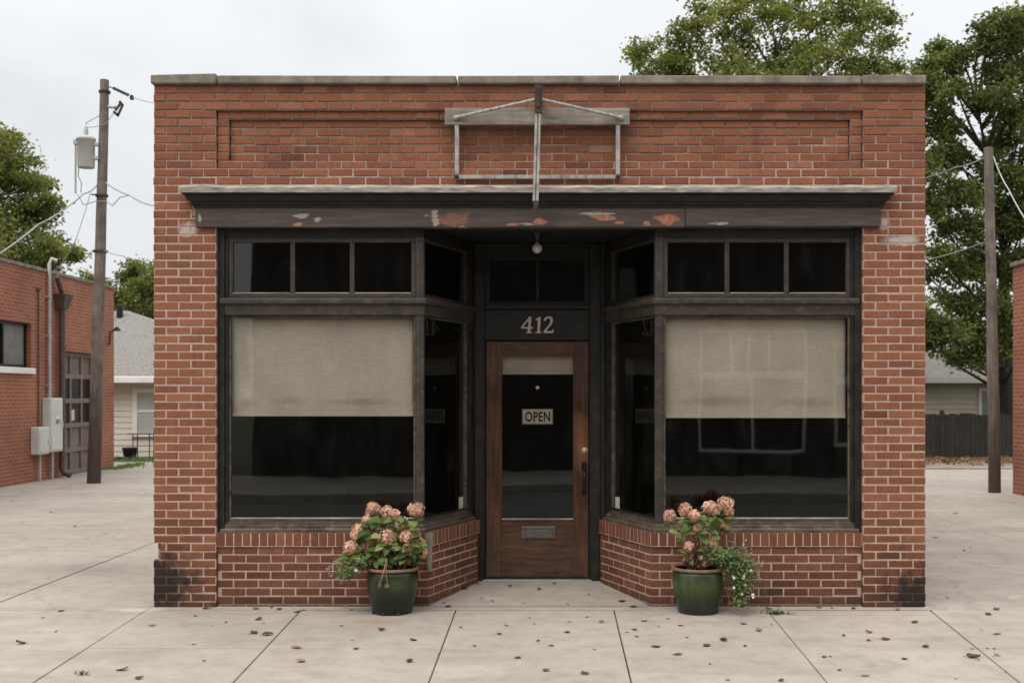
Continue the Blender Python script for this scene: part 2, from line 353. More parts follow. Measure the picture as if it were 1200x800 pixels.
def door_wear(m):
    nt = m.node_tree; b = nt.nodes['Principled BSDF']; v = wpos(nt)
    src = b.inputs['Base Color'].links[0].from_socket
    p = P(681, 515, 1.06); e = ellipse(nt, v, (p.x, 1.06, p.z), (0.10, 0.3, 0.34), 0.35, 9, 1.2)
    c = mix(nt, math_(nt, 'MULTIPLY', e, 0.8), src, (0.27, 0.11, 0.048))
    sc = noise(nt, scaled(nt, v, (2, 2, 7)), 5.0, 7, 0.75, 0.6)
    z = nd(nt, 'ShaderNodeSeparateXYZ', Vector=v).outputs['Z']
    k = math_(nt, 'MULTIPLY', math_(nt, 'SUBTRACT', 0.55, z), 3.0, clamp=True)
    c = mix(nt, math_(nt, 'MULTIPLY', math_(nt, 'MULTIPLY', k, 0.7), ramp(nt, sc, [(0.45, 0.0), (0.62, 1.0)])), c, (0.085, 0.066, 0.052))
    c = mix(nt, ramp(nt, sc, [(0.3, 0.75), (0.42, 0.0)]), c, (0.018, 0.010, 0.006))
    nt.links.new(c, b.inputs['Base Color'])
M['galv'] = simple('galvanised_metal', (0.42, 0.41, 0.39), 0.45, 0.6, 0.25, 9, 0.1)
M['bead'] = simple('bare_wood_bead', (0.33, 0.28, 0.235), 0.8, 0, 0.45, 9, 0.3, stretch=(0.5, 2, 2)); M['steel'] = simple('pale_painted_steel', (0.34, 0.315, 0.285), 0.6, 0, 0.5, 10, 0.2, stretch=(3, 3, 1))
M['rust'] = simple('dark_rusty_iron', (0.055, 0.036, 0.028), 0.75, 0.2, 0.5, 16, 0.3)
M['can'] = simple('grey_enamel', (0.48, 0.47, 0.445), 0.5, 0, 0.1, 4)
M['box'] = simple('pale_green_grey_enamel', (0.58, 0.58, 0.53), 0.55, 0, 0.12, 5)
M['black'] = simple('black_iron', (0.02, 0.019, 0.018), 0.35, 0.5, 0.2, 10)
M['wire'] = simple('cable_sheath', (0.30, 0.29, 0.28), 0.6, 0, 0.2, 4)
M['brass'] = simple('worn_brass', (0.50, 0.34, 0.24), 0.5, 0.5, 0.25, 30)
M['num'] = simple('tarnished_numeral_metal', (0.56, 0.45, 0.36), 0.5, 0.25, 0.2, 30)
M['white'] = simple('white_trim_paint', (0.80, 0.78, 0.74), 0.6, 0, 0.08, 3)
M['offwhite'] = simple('sign_card', (0.52, 0.46, 0.40), 0.8, 0, 0.12, 9)
M['ink'] = simple('sign_ink', (0.018, 0.016, 0.015), 0.8, 0, 0.1, 9)
M['globe'] = simple('opal_glass', (0.62, 0.58, 0.53), 0.25, 0, 0.05, 9)
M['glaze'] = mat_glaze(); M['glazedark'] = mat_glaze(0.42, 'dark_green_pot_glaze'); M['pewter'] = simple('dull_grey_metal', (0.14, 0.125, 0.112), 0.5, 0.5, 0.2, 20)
M['rim'] = simple('clay_rim', (0.20, 0.105, 0.068), 0.6, 0, 0.3, 14, 0.2)
M['soil'] = simple('potting_soil', (0.032, 0.022, 0.016), 1.0, 0, 0.5, 60, 0.8)
M['stem'] = simple('woody_stem', (0.16, 0.105, 0.07), 0.85, 0, 0.3, 30)
M['petal'] = mat_leaf('hydrangea_petals', [(0, (0.36, 0.17, 0.12)), (0.3, (0.60, 0.33, 0.25)), (0.6, (0.74, 0.46, 0.36)), (0.9, (0.82, 0.60, 0.49)), (1, (0.72, 0.58, 0.40))], 0.2, 0.8, 9)
M['dry'] = mat_leaf('dried_petals', [(0, (0.17, 0.085, 0.055)), (0.6, (0.34, 0.19, 0.13)), (1, (0.48, 0.32, 0.25))], 0.15, 0.85, 9)
M['hleaf'] = mat_leaf('hydrangea_leaves', [(0, (0.035, 0.062, 0.018)), (0.5, (0.11, 0.165, 0.042)), (0.8, (0.20, 0.26, 0.075)), (1, (0.34, 0.37, 0.14))], 0.25, 0.45, 14)
M['tleaf'] = mat_leaf('trailing_leaves', [(0, (0.075, 0.12, 0.045)), (0.6, (0.16, 0.225, 0.085)), (1, (0.26, 0.33, 0.15))], 0.25, 0.55, 14)
M['bloss'] = simple('white_petals', (0.74, 0.70, 0.68), 0.7, 0, 0.08, 30)
M['greyleaf'] = mat_leaf('grey_leaves', [(0, (0.20, 0.19, 0.17)), (1, (0.46, 0.43, 0.40))], 0.2, 0.8, 9)
M['crown'] = mat_leaf('tree_leaves', [(0, (0.045, 0.060, 0.020)), (0.45, (0.14, 0.155, 0.05)), (0.8, (0.22, 0.23, 0.085)), (1, (0.29, 0.285, 0.13))], 0.5, 0.6, 0.7)
M['crowndark'] = mat_leaf('shade_tree_leaves', [(0, (0.032, 0.045, 0.016)), (0.5, (0.098, 0.120, 0.040)), (0.85, (0.175, 0.195, 0.07)), (1, (0.26, 0.26, 0.11))], 0.47, 0.6, 0.6)
M['redleaf'] = mat_leaf('turning_leaves', [(0, (0.16, 0.085, 0.05)), (1, (0.36, 0.22, 0.14))], 0.3, 0.7, 2)
M['bark'] = simple('tree_bark', (0.040, 0.032, 0.026), 0.95, 0, 0.35, 9, 0.8, stretch=(3, 3, 0.6))
M['fallen'] = mat_leaf('dry_leaf', [(0, (0.085, 0.052, 0.034)), (0.5, (0.19, 0.105, 0.058)), (1, (0.36, 0.21, 0.12))], 0.1, 0.8, 30)
M['siding'] = simple('cream_siding', (0.70, 0.64, 0.56), 0.7, 0, 0.07, 1.5)
M['tan'] = simple('tan_siding', (0.40, 0.35, 0.285), 0.75, 0, 0.1, 1.5)
M['roof'] = simple('grey_shingles', (0.215, 0.20, 0.18), 0.95, 0, 0.35, 13, 0.6, stretch=(1, 1, 2.2))
M['roofd'] = simple('brown_grey_shingles', (0.19, 0.175, 0.155), 0.95, 0, 0.3, 13, 0.6, stretch=(1, 1, 2.2))
M['fence'] = mat_wood('dark_fence_wood', (0.020, 0.017, 0.013), (0.040, 0.034, 0.027), (0.072, 0.062, 0.050), 0.9, (14, 14, 0.7))
M['gdoor'] = simple('brown_garage_door', (0.17, 0.135, 0.11), 0.6, 0, 0.2, 4, 0.1)
M['downspout'] = simple('brown_downspout', (0.085, 0.058, 0.047), 0.6, 0.1, 0.35, 8)
M['pipe'] = simple('grey_conduit', (0.44, 0.43, 0.41), 0.55, 0.2, 0.15, 6)
M['frosted'] = simple('dusty_window_panel', (0.16, 0.155, 0.145), 0.5, 0, 0.25, 4)
M['blind2'] = simple('pale_window_shade', (0.42, 0.43, 0.40), 0.8, 0, 0.1, 3)

door_wear(M['door']); door_wear(M['doorh'])
# ---------------------------------------------------------------- mesh builder
class MB:
    def __init__(s): s.v = []; s.f = []; s.mi = []; s.var = []; s.gr = []; s.sm = []
    def add(s, verts, faces, mi=0, var=0.5, gr=0.0, smooth=False):
        o = len(s.v); s.v.extend([tuple(p) for p in verts])
        for f in faces:
            s.f.append([i + o for i in f]); s.mi.append(mi); s.var.append(var); s.gr.append(gr); s.sm.append(smooth)
    def box(s, x0, x1, y0, y1, z0, z1, mi=0, var=0.5, gr=0.0):
        vs = [(x, y, z) for z in (z0, z1) for y in (y0, y1) for x in (x0, x1)]
        s.add(vs, [(0, 2, 3, 1), (4, 5, 7, 6), (0, 1, 5, 4), (1, 3, 7, 5), (3, 2, 6, 7), (2, 0, 4, 6)], mi, var, gr)
    def hexa(s, bottom, top, mi=0, var=0.5, gr=0.0):
        n = len(bottom)
        fs = [tuple(reversed(range(n))), tuple(range(n, 2 * n))] + [(i, (i + 1) % n, n + (i + 1) % n, n + i) for i in range(n)]
        s.add(list(bottom) + list(top), fs, mi, var, gr)
    def prism(s, poly, z0, z1, mi=0):
        s.hexa([(x, y, z0) for x, y in poly], [(x, y, z1) for x, y in poly], mi)
    def bar(s, a, b, w, h, up=(0, 0, 1), mi=0):
        a, b = Vector(a), Vector(b); d = (b - a).normalized(); up = Vector(up)
        x = d.cross(up)
        if x.length < 1e-4: x = d.cross(Vector((0, 1, 0)))
        x.normalize(); u = x.cross(d)
        c = [x * sx * w / 2 + u * sy * h / 2 for sx, sy in ((-1, -1), (1, -1), (1, 1), (-1, 1))]
        s.hexa([a + q for q in c], [b + q for q in c], mi)
    def tube(s, pts, rad, n=8, mi=0, var=0.5, cap=True):
        pts = [Vector(p) for p in pts]
        if not hasattr(rad, '__len__'): rad = [rad] * len(pts)
        vs, fs = [], []; px = None
        for i, p in enumerate(pts):
            t = (pts[min(i + 1, len(pts) - 1)] - pts[max(i - 1, 0)]).normalized()
            x = (t.cross(Vector((0, 0, 1))) if abs(t.z) < 0.95 else t.cross(Vector((0, 1, 0)))) if px is None else px - t * px.dot(t)
            x.normalize(); px = x; y = t.cross(x)
            for k in range(n):
                a = 2 * PI * k / n; vs.append(p + (x * math.cos(a) + y * math.sin(a)) * rad[i])
        for i in range(len(pts) - 1):
            for k in range(n):
                fs.append((i * n + k, i * n + (k + 1) % n, (i + 1) * n + (k + 1) % n, (i + 1) * n + k))
        s.add(vs, fs, mi, var, 0, True)
        if cap:
            s.add([vs[k] for k in range(n)], [tuple(reversed(range(n)))], mi, var)
            s.add([vs[-n + k] for k in range(n)], [tuple(range(n))], mi, var)
    def lathe(s, prof, c=(0, 0, 0), n=32, mi=0, axis='z', closed=False):
        vs, fs = [], []
        for r, z in prof:
            for k in range(n):
                a = 2 * PI * k / n
                q = (r * math.cos(a), r * math.sin(a), z)
                if axis == 'y': q = (q[0], -q[2], q[1])
                vs.append((c[0] + q[0], c[1] + q[1], c[2] + q[2]))
        for i in range(len(prof) - 1):
            for k in range(n):
                fs.append((i * n + k, i * n + (k + 1) % n, (i + 1) * n + (k + 1) % n, (i + 1) * n + k))
        s.add(vs, fs, mi, 0.5, 0, True)
        if prof[0][0] > 1e-6: s.add(vs[:n], [tuple(reversed(range(n)))], mi)
        if prof[-1][0] > 1e-6: s.add(vs[-n:], [tuple(range(n))], mi)
    def sweep(s, prof, path, mi=0, mirror=False):
        """profile of (outward offset, z) mitred along a plan path"""
        ns = []
        for a, b in zip(path, path[1:]):
            dx, dy = b[0] - a[0], b[1] - a[1]; l = math.hypot(dx, dy); ns.append((dy / l, -dx / l))
        rings = []
        for i, p in enumerate(path):
            if i == 0: m = ns[0]
            elif i == len(path) - 1: m = ns[-1]
            else:
                n1, n2 = ns[i - 1], ns[i]; k = 1 + n1[0] * n2[0] + n1[1] * n2[1]
                m = ((n1[0] + n2[0]) / k, (n1[1] + n2[1]) / k)
            rings.append([((-1 if mirror else 1) * (p[0] + m[0] * d), p[1] + m[1] * d, z) for d, z in prof])
        n = len(prof); vs = [v for r in rings for v in r]; fs = []
        for i in range(len(rings) - 1):
            for k in range(n):
                fs.append((i * n + k, i * n + (k + 1) % n, (i + 1) * n + (k + 1) % n, (i + 1) * n + k))
        fs.append(tuple(range(n))); fs.append(tuple(range((len(rings) - 1) * n, len(rings) * n)))
        s.add(vs, fs, mi)
    def leaf(s, p, q, size, mi=0, var=0.5, ratio=0.55):
        """one folded leaf: p base, q direction"""
        q = q.normalized(); sd = q.cross(Vector((R.uniform(-1, 1), R.uniform(-1, 1), R.uniform(-0.3, 1)))).normalized()
        nn = sd.cross(q) * 0.12 * size
        a = p; c = p + q * size; m_ = p + q * size * 0.45
        s.add([a, m_ + sd * size * ratio * 0.5 + nn, c, m_ - sd * size * ratio * 0.5 + nn], [(0, 1, 2), (0, 2, 3)], mi, var)
    def blade(s, p, d, up, L, W, mi=0, var=0.5, droop=0.25):
        d = d.normalized(); sd = d.cross(up)
        if sd.length < 1e-3: sd = Vector((1, 0, 0))
        sd.normalize(); n_ = sd.cross(d).normalized()
        ts = (0, 0.18, 0.42, 0.68, 0.88, 1.0); ws = (0.06, 0.62, 1.0, 0.78, 0.36, 0.0)
        vs = []
        for t, w in zip(ts, ws):
            c = p + d * L * t - n_ * L * droop * t * t
            vs += [c - sd * W * w / 2 + n_ * W * 0.14 * w, c, c + sd * W * w / 2 + n_ * W * 0.14 * w]
        fs = []
        for i in range(5):
            o = i * 3
            fs += [(o, o + 1, o + 4, o + 3), (o + 1, o + 2, o + 5, o + 4)]
        s.add(vs, fs, mi, var, 0, True)
    def build(s, name, mats, parent=None, base=None, recalc=True, bevel=0.0, seg=2):
        me = bpy.data.meshes.new(name)
        o0 = Vector(base) if base is not None else Vector((0, 0, 0))
        par = parent
        off = Vector((0, 0, 0))
        while par is not None:
            off += par.location; par = par.parent
        loc = o0
        if parent is not None: loc = Vector((0, 0, 0)); sub = off
        else: sub = o0
        me.from_pydata([(x - sub.x, y - sub.y, z - sub.z) for x, y, z in s.v], [], s.f)
        if not isinstance(mats, (list, tuple)): mats = [mats]
        for m in mats: me.materials.append(M[m] if isinstance(m, str) else m)
        me.polygons.foreach_set('material_index', s.mi)
        me.polygons.foreach_set('use_smooth', s.sm)
        for nm, arr in (('var', s.var), ('grime', s.gr)):
            at = me.attributes.new(nm, 'FLOAT', 'FACE'); at.data.foreach_set('value', arr)
        if recalc:
            bm = bmesh.new(); bm.from_mesh(me)
            bmesh.ops.recalc_face_normals(bm, faces=bm.faces[:]); bm.to_mesh(me); bm.free()
        me.update()
        o = bpy.data.objects.new(name, me); COL.objects.link(o)
        o.location = loc
        if parent is not None: o.parent = parent
        if bevel:
            b = o.modifiers.new('edge', 'BEVEL'); b.width = bevel; b.segments = seg; b.limit_method = 'ANGLE'; b.angle_limit = math.radians(50)
        return o
def tag(o, label=None, cat=None, group=None, kind=None):
    if label: o['label'] = label
    if cat: o['category'] = cat
    if group: o['group'] = group
    if kind: o['kind'] = kind
    return o
def thing(name, label, cat, loc=(0, 0, 0), group=None):
    o = bpy.data.objects.new(name, None); COL.objects.link(o); o.location = loc; o.empty_display_size = 0.2
    return tag(o, label, cat, group)

# ---------------------------------------------------------------- brickwork built brick by brick
BW, BH, JT = 6.284 / 31, 0.0677, 0.0128
def one_brick(mb, O, U, N, u0, u1, z0, z1, d, thick, gr=0.0, var=None, mi=0):
    """brick in the plane O + u*U, outward N"""
    ch = 0.0035
    d += R.gauss(0, 0.0011); jm = 0.0026 if z0 > 3.4 else 0.0013; j = lambda: R.uniform(-jm, jm)
    u0 += j(); u1 += j(); z0 += j(); z1 += j()
    def q(u, z, dd): return (O[0] + U[0] * u + N[0] * dd, O[1] + U[1] * u + N[1] * dd, z)
    vs = []
    for (c, dd) in ((0, d - thick), (0, d - ch), (ch, d)):
        vs += [q(u0 + c, z0 + c, dd), q(u1 - c, z0 + c, dd), q(u1 - c, z1 - c, dd), q(u0 + c, z1 - c, dd)]
    fs = [(i, (i + 1) % 4, 4 + (i + 1) % 4, 4 + i) for i in range(4)] + [(4 + i, 4 + (i + 1) % 4, 8 + (i + 1) % 4, 8 + i) for i in range(4)] + [(8, 9, 10, 11)]
    mb.add(vs, fs, mi, R.betavariate(3.6, 3.2) if var is None else var, gr)
def course(mb, O, U, N, intervals, z0, z1, shift, thick=0.095, length=None, grime=None, mdep=0.005, skip=None, mi=0, mmi=1):
    """intervals: (u0,u1,depth). a mortar bed plus the bricks of one course"""
    length = length or BW
    for (a, b, d) in intervals:
        # mortar body, split in short runs so grime can vary
        n = max(1, int((b - a) / 0.25))
        for i in range(n):
            ua, ub = a + (b - a) * i / n, a + (b - a) * (i + 1) / n
            g = grime((ua + ub) / 2, (z0 + z1) / 2) if grime else 0
            md = d - mdep
            def q(u, dd, z): return (O[0] + U[0] * u + N[0] * dd, O[1] + U[1] * u + N[1] * dd, z)
            e0 = 0.004 if i == 0 else 0; e1 = 0.004 if i == n - 1 else 0
            vs = [q(ua + e0, d - thick + 0.004, z0), q(ub - e1, d - thick + 0.004, z0), q(ub - e1, d - thick + 0.004, z1), q(ua + e0, d - thick + 0.004, z1),
                  q(ua + e0, md, z0), q(ub - e1, md, z0), q(ub - e1, md, z1), q(ua + e0, md, z1)]
            fs = [(4, 5, 6, 7), (0, 1, 5, 4), (3, 7, 6, 2)]
            if i == 0: fs.append((0, 4, 7, 3))
            if i == n - 1: fs.append((1, 2, 6, 5))
            mb.add(vs, fs, mmi, 0.5, g)
        k = math.floor((a - shift) / length) - 1
        while shift + k * length < b:
            u0, u1 = shift + k * length + JT / 2, shift + (k + 1) * length - JT / 2; k += 1
            u0c, u1c = max(u0, a), min(u1, b)
            if a - u0 > 0.001 and u0c == a: pass
            if u1c - u0c < 0.035: continue
            if skip and skip((u0c + u1c) / 2, (z0 + z1) / 2): continue
            g = grime((u0c + u1c) / 2, (z0 + z1) / 2) if grime else 0
            one_brick(mb, O, U, N, u0c, u1c, z0 + JT / 2, z1 - JT / 2, d, thick, g, None, mi)

W = 3.142; OP = W - 2.5 * BW - 0.003; INN = W - 3 * BW
Z_TOP = 4.243
shop = thing('shop_building', 'small one storey red brick shop with a recessed corner entry and a dark timber front', 'shop', (0, 0, 0))
def facade_grime(u, z):
    g = 0.0
    n = R.random()
    if z < 0.16: g = max(g, 0.12 + 0.22 * n)
    if abs(u) > 2.6 and z < 0.75: g = max(g, (0.75 - z) * 0.3 * n)
    if R.random() < 0.012: g = max(g, 0.55)
    return min(g, 0.97)
def facade_skip(u, z):
    return u < -3.05 and 0.40 < z < 0.54      # bricks broken away at the left corner
mb = MB()
O, U, N = (0, 0, 0), (1, 0), (0, -1)
k = 0
while Z_TOP - k * BH > 0.0:
    z1 = Z_TOP - k * BH; z0 = z1 - BH
    zc = (z0 + z1) / 2
    if z1 < 3.10: iv = [(-W, -OP, 0), (OP, W, 0)]
    elif k < 3 or k > 9: iv = [(-W, W, 0)]
    elif k == 3 or k == 9: iv = [(-W, -OP, 0), (-OP, OP, -0.028), (OP, W, 0)]
    else: iv = [(-W, -OP, 0), (-OP, -INN, -0.028), (-INN, INN, -0.056), (INN, OP, -0.028), (OP, W, 0)]
    if z1 >= 3.10 and z0 < 3.10: pass
    sh = -W if k % 2 == 0 else -W - BW / 2
    if 0.39 < zc < 0.545: iv = [(iv[0][0] + 0.055, iv[0][1], iv[0][2])] + iv[1:]
    course(mb, O, U, N, iv, z0, z1, sh, thick=0.13 if k < 12 else 0.10, grime=facade_grime, mdep=0.0065 if z0 > 3.45 else 0.004)
    k += 1
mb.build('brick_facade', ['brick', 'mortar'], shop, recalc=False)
# side walls
for sx in (-1, 1):
    mb = MB()
    for k in range(62):
        z1 = Z_TOP - k * BH; z0 = z1 - BH
        sh = 0.0 if k % 2 == 0 else -BW / 2
        course(mb, (sx * W, 0.104, 0), (0, 1), (sx, 0), [(0, 11.9, 0)], z0, z1, sh + 0.0, thick=0.09, grime=lambda u, z: 0.3 * R.random() if z < 0.3 else 0)
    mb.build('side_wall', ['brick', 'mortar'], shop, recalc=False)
mb = MB(); mb.box(-W + 0.1, W - 0.1, 11.9, 12.0, 0, Z_TOP); mb.build('rear_wall', 'brickX', shop)
mb = MB(); mb.box(-W + 0.1, W - 0.1, 0.14, 11.9, 3.78, 3.86); mb.build('roof', 'soffit', shop)
# inner skin so that no daylight leaks into the room
mb = MB()
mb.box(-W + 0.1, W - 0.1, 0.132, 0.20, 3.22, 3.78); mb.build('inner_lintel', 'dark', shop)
mb = MB(); mb.box(-W + 0.09, W - 0.09, 0.088, 0.118, 3.12, Z_TOP - 0.004); mb.build('parapet_core', 'joint', shop)
# coping
bx = [176, 252.5, 255, 534.5, 536.5, 725.5, 727.5, 1009, 1011.5, 1086]
for i in range(0, 10, 2):
    x0, x1 = fX(bx[i], -0.045), fX(bx[i + 1], -0.045)
    dz = 0.012 if i == 0 else (0.004 if i == 8 else 0.0)
    tl = 0.006 if i == 0 else R.uniform(-0.002, 0.002)
    mb = MB()
    nseg = max(2, int((x1 - x0) / 0.12)); 
    prof0 = None
    for s_ in range(nseg):
        pass
    b_ = [(x0, -0.045, Z_TOP + 0.003), (x1, -0.045, Z_TOP + 0.003), (x1, 0.33, Z_TOP + 0.003), (x0, 0.33, Z_TOP + 0.003)]
    t_ = [(x0, -0.042, Z_TOP + 0.068 + dz - tl), (x1, -0.042, Z_TOP + 0.068 + dz + tl), (x1, 0.33, Z_TOP + 0.075 + dz + tl), (x0, 0.33, Z_TOP + 0.075 + dz - tl)]
    mb.hexa(b_, t_)
    mb.build('coping_stone', 'stone', shop, bevel=0.009)
for sx in (-1, 1):
    mb = MB(); mb.box(min(sx * 2.95, sx * 3.19), max(sx * 2.95, sx * 3.19), 0.335, 12.04, Z_TOP + 0.003, Z_TOP + 0.07); mb.build('coping_stone', 'stone', shop, bevel=0.009)
# cornice (moulding, weathered flashing, fascia board)
XL, XR = -2.79, 2.765
path = [(XL, 0.03), (XL, -0.035), (XR, -0.035), (XR, 0.03)]
z_f0, z_f1, z_m1, z_t = 3.083, 3.236, 3.345, 3.428
mb = MB()
mb.sweep([(-0.02, z_f1 + 0.001), (0.012, z_f1 + 0.001), (0.012, z_f1 + 0.020), (0.026, z_f1 + 0.024), (0.030, z_f1 + 0.044), (0.044, z_f1 + 0.052), (0.056, z_f1 + 0.072), (0.066, z_f1 + 0.095), (0.084, z_f1 + 0.100), (0.084, z_m1), (-0.02, z_m1)], path)
corn = mb.build('cornice', 'paint', shop, bevel=0.002)
nx = 60
mb = MB()   # fascia in two boards meeting at a joint
xj = fX(803, -0.04)
for a, b_, tw in ((XL, xj - 0.002, 0.0), (xj + 0.002, XR, 0.003)):
    mb.box(a, b_, -0.042 - tw, 0.03, z_f0 + (0.006 if tw else 0), z_f1)
fo = mb.build('fascia_board', 'fascia', corn, bevel=0.004)
mb = MB()   # flashing: dented lead strip, runs a little uneven
segs = 46; rows = []
xa, xb = XL - 0.098, XR + 0.098
prof = lambda jz, jy: [(-0.138 + jy, z_m1 + 0.002), (-0.141 + jy, z_m1 + 0.040 + jz), (-0.120 + jy, z_m1 + 0.062 + jz), (0.0, z_m1 + 0.082 + jz), (0.0, z_m1 + 0.002)]
vs, fs = [], []
for i in range(segs + 1):
    t = i / segs; x = xa + (xb - xa) * t
    jz, jy = R.uniform(-0.006, 0.006), R.uniform(-0.003, 0.003)
    for (y, z) in prof(jz, jy): vs.append((x, y, z))
n = 5
for i in range(segs):
    for q in range(n): fs.append((i * n + q, i * n + (q + 1) % n, (i + 1) * n + (q + 1) % n, (i + 1) * n + q))
fs += [tuple(range(n)), tuple(range(segs * n, segs * n + n))]
mb.add(vs, fs)
mb.build('flashing', 'flash', corn)

# ---------------------------------------------------------------- shop front joinery
A = (-2.612, 0.06); B = (-0.95, 0.06); C = (-0.600, 0.95)
LAB = B[0] - A[0]; dBC = (C[0] - B[0], C[1] - B[1]); LBC = math.hypot(*dBC); tBC = (dBC[0] / LBC, dBC[1] / LBC); nBC = (tBC[1], -tBC[0])
def SP(seg, u, d, m):
    """point on the left bay (m=1) or mirrored right bay (m=-1)"""
    if seg == 0: x, y = A[0] + u, A[1] - d
    else: x, y = B[0] + tBC[0] * u + nBC[0] * d, B[1] + tBC[1] * u + nBC[1] * d
    return (x * m, y)
def slab(mb, seg, u0, u1, d0, d1, z0, z1, m, mi=0):
    p = [SP(seg, u0, d0, m), SP(seg, u1, d0, m), SP(seg, u1, d1, m), SP(seg, u0, d1, m)]
    mb.prism(p, z0, z1, mi)
def ring(mb, seg, u0, u1, z0, z1, w, d0, d1, m, mi=0):
    out = [(u0, z0), (u1, z0), (u1, z1), (u0, z1)]; inn = [(u0 + w, z0 + w), (u1 - w, z0 + w), (u1 - w, z1 - w), (u0 + w, z1 - w)]
    vs = []
    for d in (d0, d1):
        for lst in (out, inn):
            for (u, z) in lst: x, y = SP(seg, u, d, m); vs.append((x, y, z))
    fs = []
    for i in range(4):
        j = (i + 1) % 4
        fs += [(i, j, 4 + j, 4 + i), (8 + i, 8 + j, 12 + j, 12 + i), (i, j, 8 + j, 8 + i), (4 + i, 4 + j, 12 + j, 12 + i)]
    mb.add(vs, fs, mi)
ZS, ZB0, ZB1, ZH = 0.69, 2.375, 2.52, 3.010
floorZ = lambda y: max(0.0, min(0.05, 0.05 * y))
for m in (1, -1):
    mir = m == -1
    # bulkhead in brick with a rowlock sill course, front plus splay
    A2, B2, C2 = (-2.632, 0.030), (-0.906, 0.030), (-0.548, 0.945)
    d2 = (C2[0] - B2[0], C2[1] - B2[1]); L2 = math.hypot(*d2); t2 = (d2[0] / L2, d2[1] / L2)
    mb = MB()
    zt = 0.490
    for kk in range(8):
        z1 = zt - kk * BH; z0 = z1 - BH
        if z1 <= 0: break
        sh = 0.03 if kk % 2 else 0.03 - BW / 2
        if m == 1: OO, UU, NN = (A2[0], A2[1], 0), (1, 0), (0, -1)
        else: OO, UU, NN = (-A2[0], A2[1], 0), (-1, 0), (0, -1)
        course(mb, OO, UU, NN, [(0, B2[0] - A2[0], 0)], z0, z1, sh, thick=0.09, grime=lambda u, z: 0.10 + 0.25 * R.random() + (0.2 if z < 0.1 else 0))
        UU = (t2[0] * m, t2[1]); NN = (t2[1] * m, -t2[0])
        course(mb, (B2[0] * m, B2[1], 0), UU, NN, [(0.004, L2, 0)], z0, z1, BW / 2 if kk % 2 else 0.0, thick=0.09, mdep=0.0045, grime=lambda u, z: 0.10 + 0.25 * R.random())
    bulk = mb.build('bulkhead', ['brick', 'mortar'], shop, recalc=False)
    mb = MB()
    for (OO, UU, NN, LL) in (((A2[0] * m, A2[1], 0), (m, 0), (0, -1), B2[0] - A2[0] + 0.004), ((B2[0] * m, B2[1], 0), (t2[0] * m, t2[1]), (t2[1] * m, -t2[0]), L2)):
        nb = int(LL / 0.0685); w_ = LL / nb
        for i in range(nb):
            if m == 1 and UU[1] > 0.1 and i == 0: pass
            one_brick(mb, OO, UU, NN, i * w_ + 0.0045, (i + 1) * w_ - 0.0045, zt + 0.004, 0.604, 0.016, 0.12, 0.10 + 0.2 * R.random())
        vs = [(OO[0] + UU[0] * u + NN[0] * d, OO[1] + UU[1] * u + NN[1] * d, z) for d in (-0.1, 0.0125) for (u, z) in ((0, zt - 0.002), (LL, zt - 0.002), (LL, 0.598), (0, 0.598))]
        mb.add(vs, [(4, 5, 6, 7), (3, 7, 6, 2), (0, 1, 5, 4)], 1, 0.5, 0.1)
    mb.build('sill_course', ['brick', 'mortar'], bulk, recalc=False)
    if m == 1:
        mb = MB(); vs, fs = [], []
        for i in range(13):
            z = 0.60 - i * 0.026; w_ = 0.008 + 0.010 * abs(math.sin(i * 1.7)) + (0.012 if i < 5 else 0)
            if i > 9: w_ *= 0.6
            for (dx, dy) in ((-w_, -0.0185), (0.006, -0.021), (w_ * 0.6 + 0.012, 0.012)): vs.append((-0.906 + dx + 0.002, 0.030 + dy, z))
        for i in range(12):
            for q in range(2): a = i * 3 + q; fs.append((a, a + 1, a + 4, a + 3))
        mb.add(vs, fs); cm = mb.build('caulk', 'stone', bulk, recalc=False)
        sm = cm.modifiers.new('thick', 'SOLIDIFY'); sm.thickness = 0.006; sm.offset = -1
    # members
    mb = MB()
    mb.sweep([(-0.09, 0.6005), (0.028, 0.6005), (0.028, 0.622), (0.020, 0.632), (0.008, 0.636), (0.008, 0.655), (-0.004, 0.661), (-0.004, ZS), (-0.09, ZS)], [A, B, C], 0, mir)
    mb.build('window_sill', 'bare', shop, bevel=0.002)
    mb = MB()
    mb.sweep([(-0.09, ZB0), (0.006, ZB0), (0.010, ZB0 + 0.012), (0.010, ZB0 + 0.083), (0.020, ZB0 + 0.088), (0.036, ZB0 + 0.098), (0.036, ZB1 - 0.018), (0.026, ZB1 - 0.005), (-0.004, ZB1), (-0.09, ZB1)], [A, B, C], 0, mir)
    mb.build('transom_bar', 'worn', shop, bevel=0.002)
    mb = MB()
    mb.sweep([(-0.12, ZH), (-0.006, ZH), (-0.006, ZH + 0.02), (0.004, ZH + 0.022), (0.004, 3.098), (-0.12, 3.098)], [A, B, C], 0, mir)
    mb.sweep([(-0.12, 3.10), (-0.008, 3.10), (-0.008, 3.30), (-0.12, 3.30)], [A, B, C], 0, mir)
    mb.build('window_head', 'paint', shop, bevel=0.002)
    mb = MB()   # jamb against the pier: two steps
    slab(mb, 0, -0.02, 0.035, -0.10, 0.016, 0.6, 3.095, m); slab(mb, 0, 0.0352, 0.062, -0.095, -0.001, ZS - 0.01, ZH + 0.01, m)
    mb.build('window_jamb', 'paint', shop, bevel=0.004)
    mb = MB()   # corner post, mitred
    pts = [SP(0, LAB - 0.066, 0.0, m), (B[0] * m, B[1]), SP(1, 0.024, 0.0, m), SP(1, 0.024, -0.06, m), SP(0, LAB - 0.066, -0.085, m)]
    mb.prism(pts, ZS - 0.01, ZH + 0.01)
    slab(mb, 0, LAB - 0.050, LAB - 0.022, -0.01, 0.004, ZS - 0.008, ZH + 0.008, m)
    mb.build('corner_post', 'worn', shop, bevel=0.005)
    mb = MB()
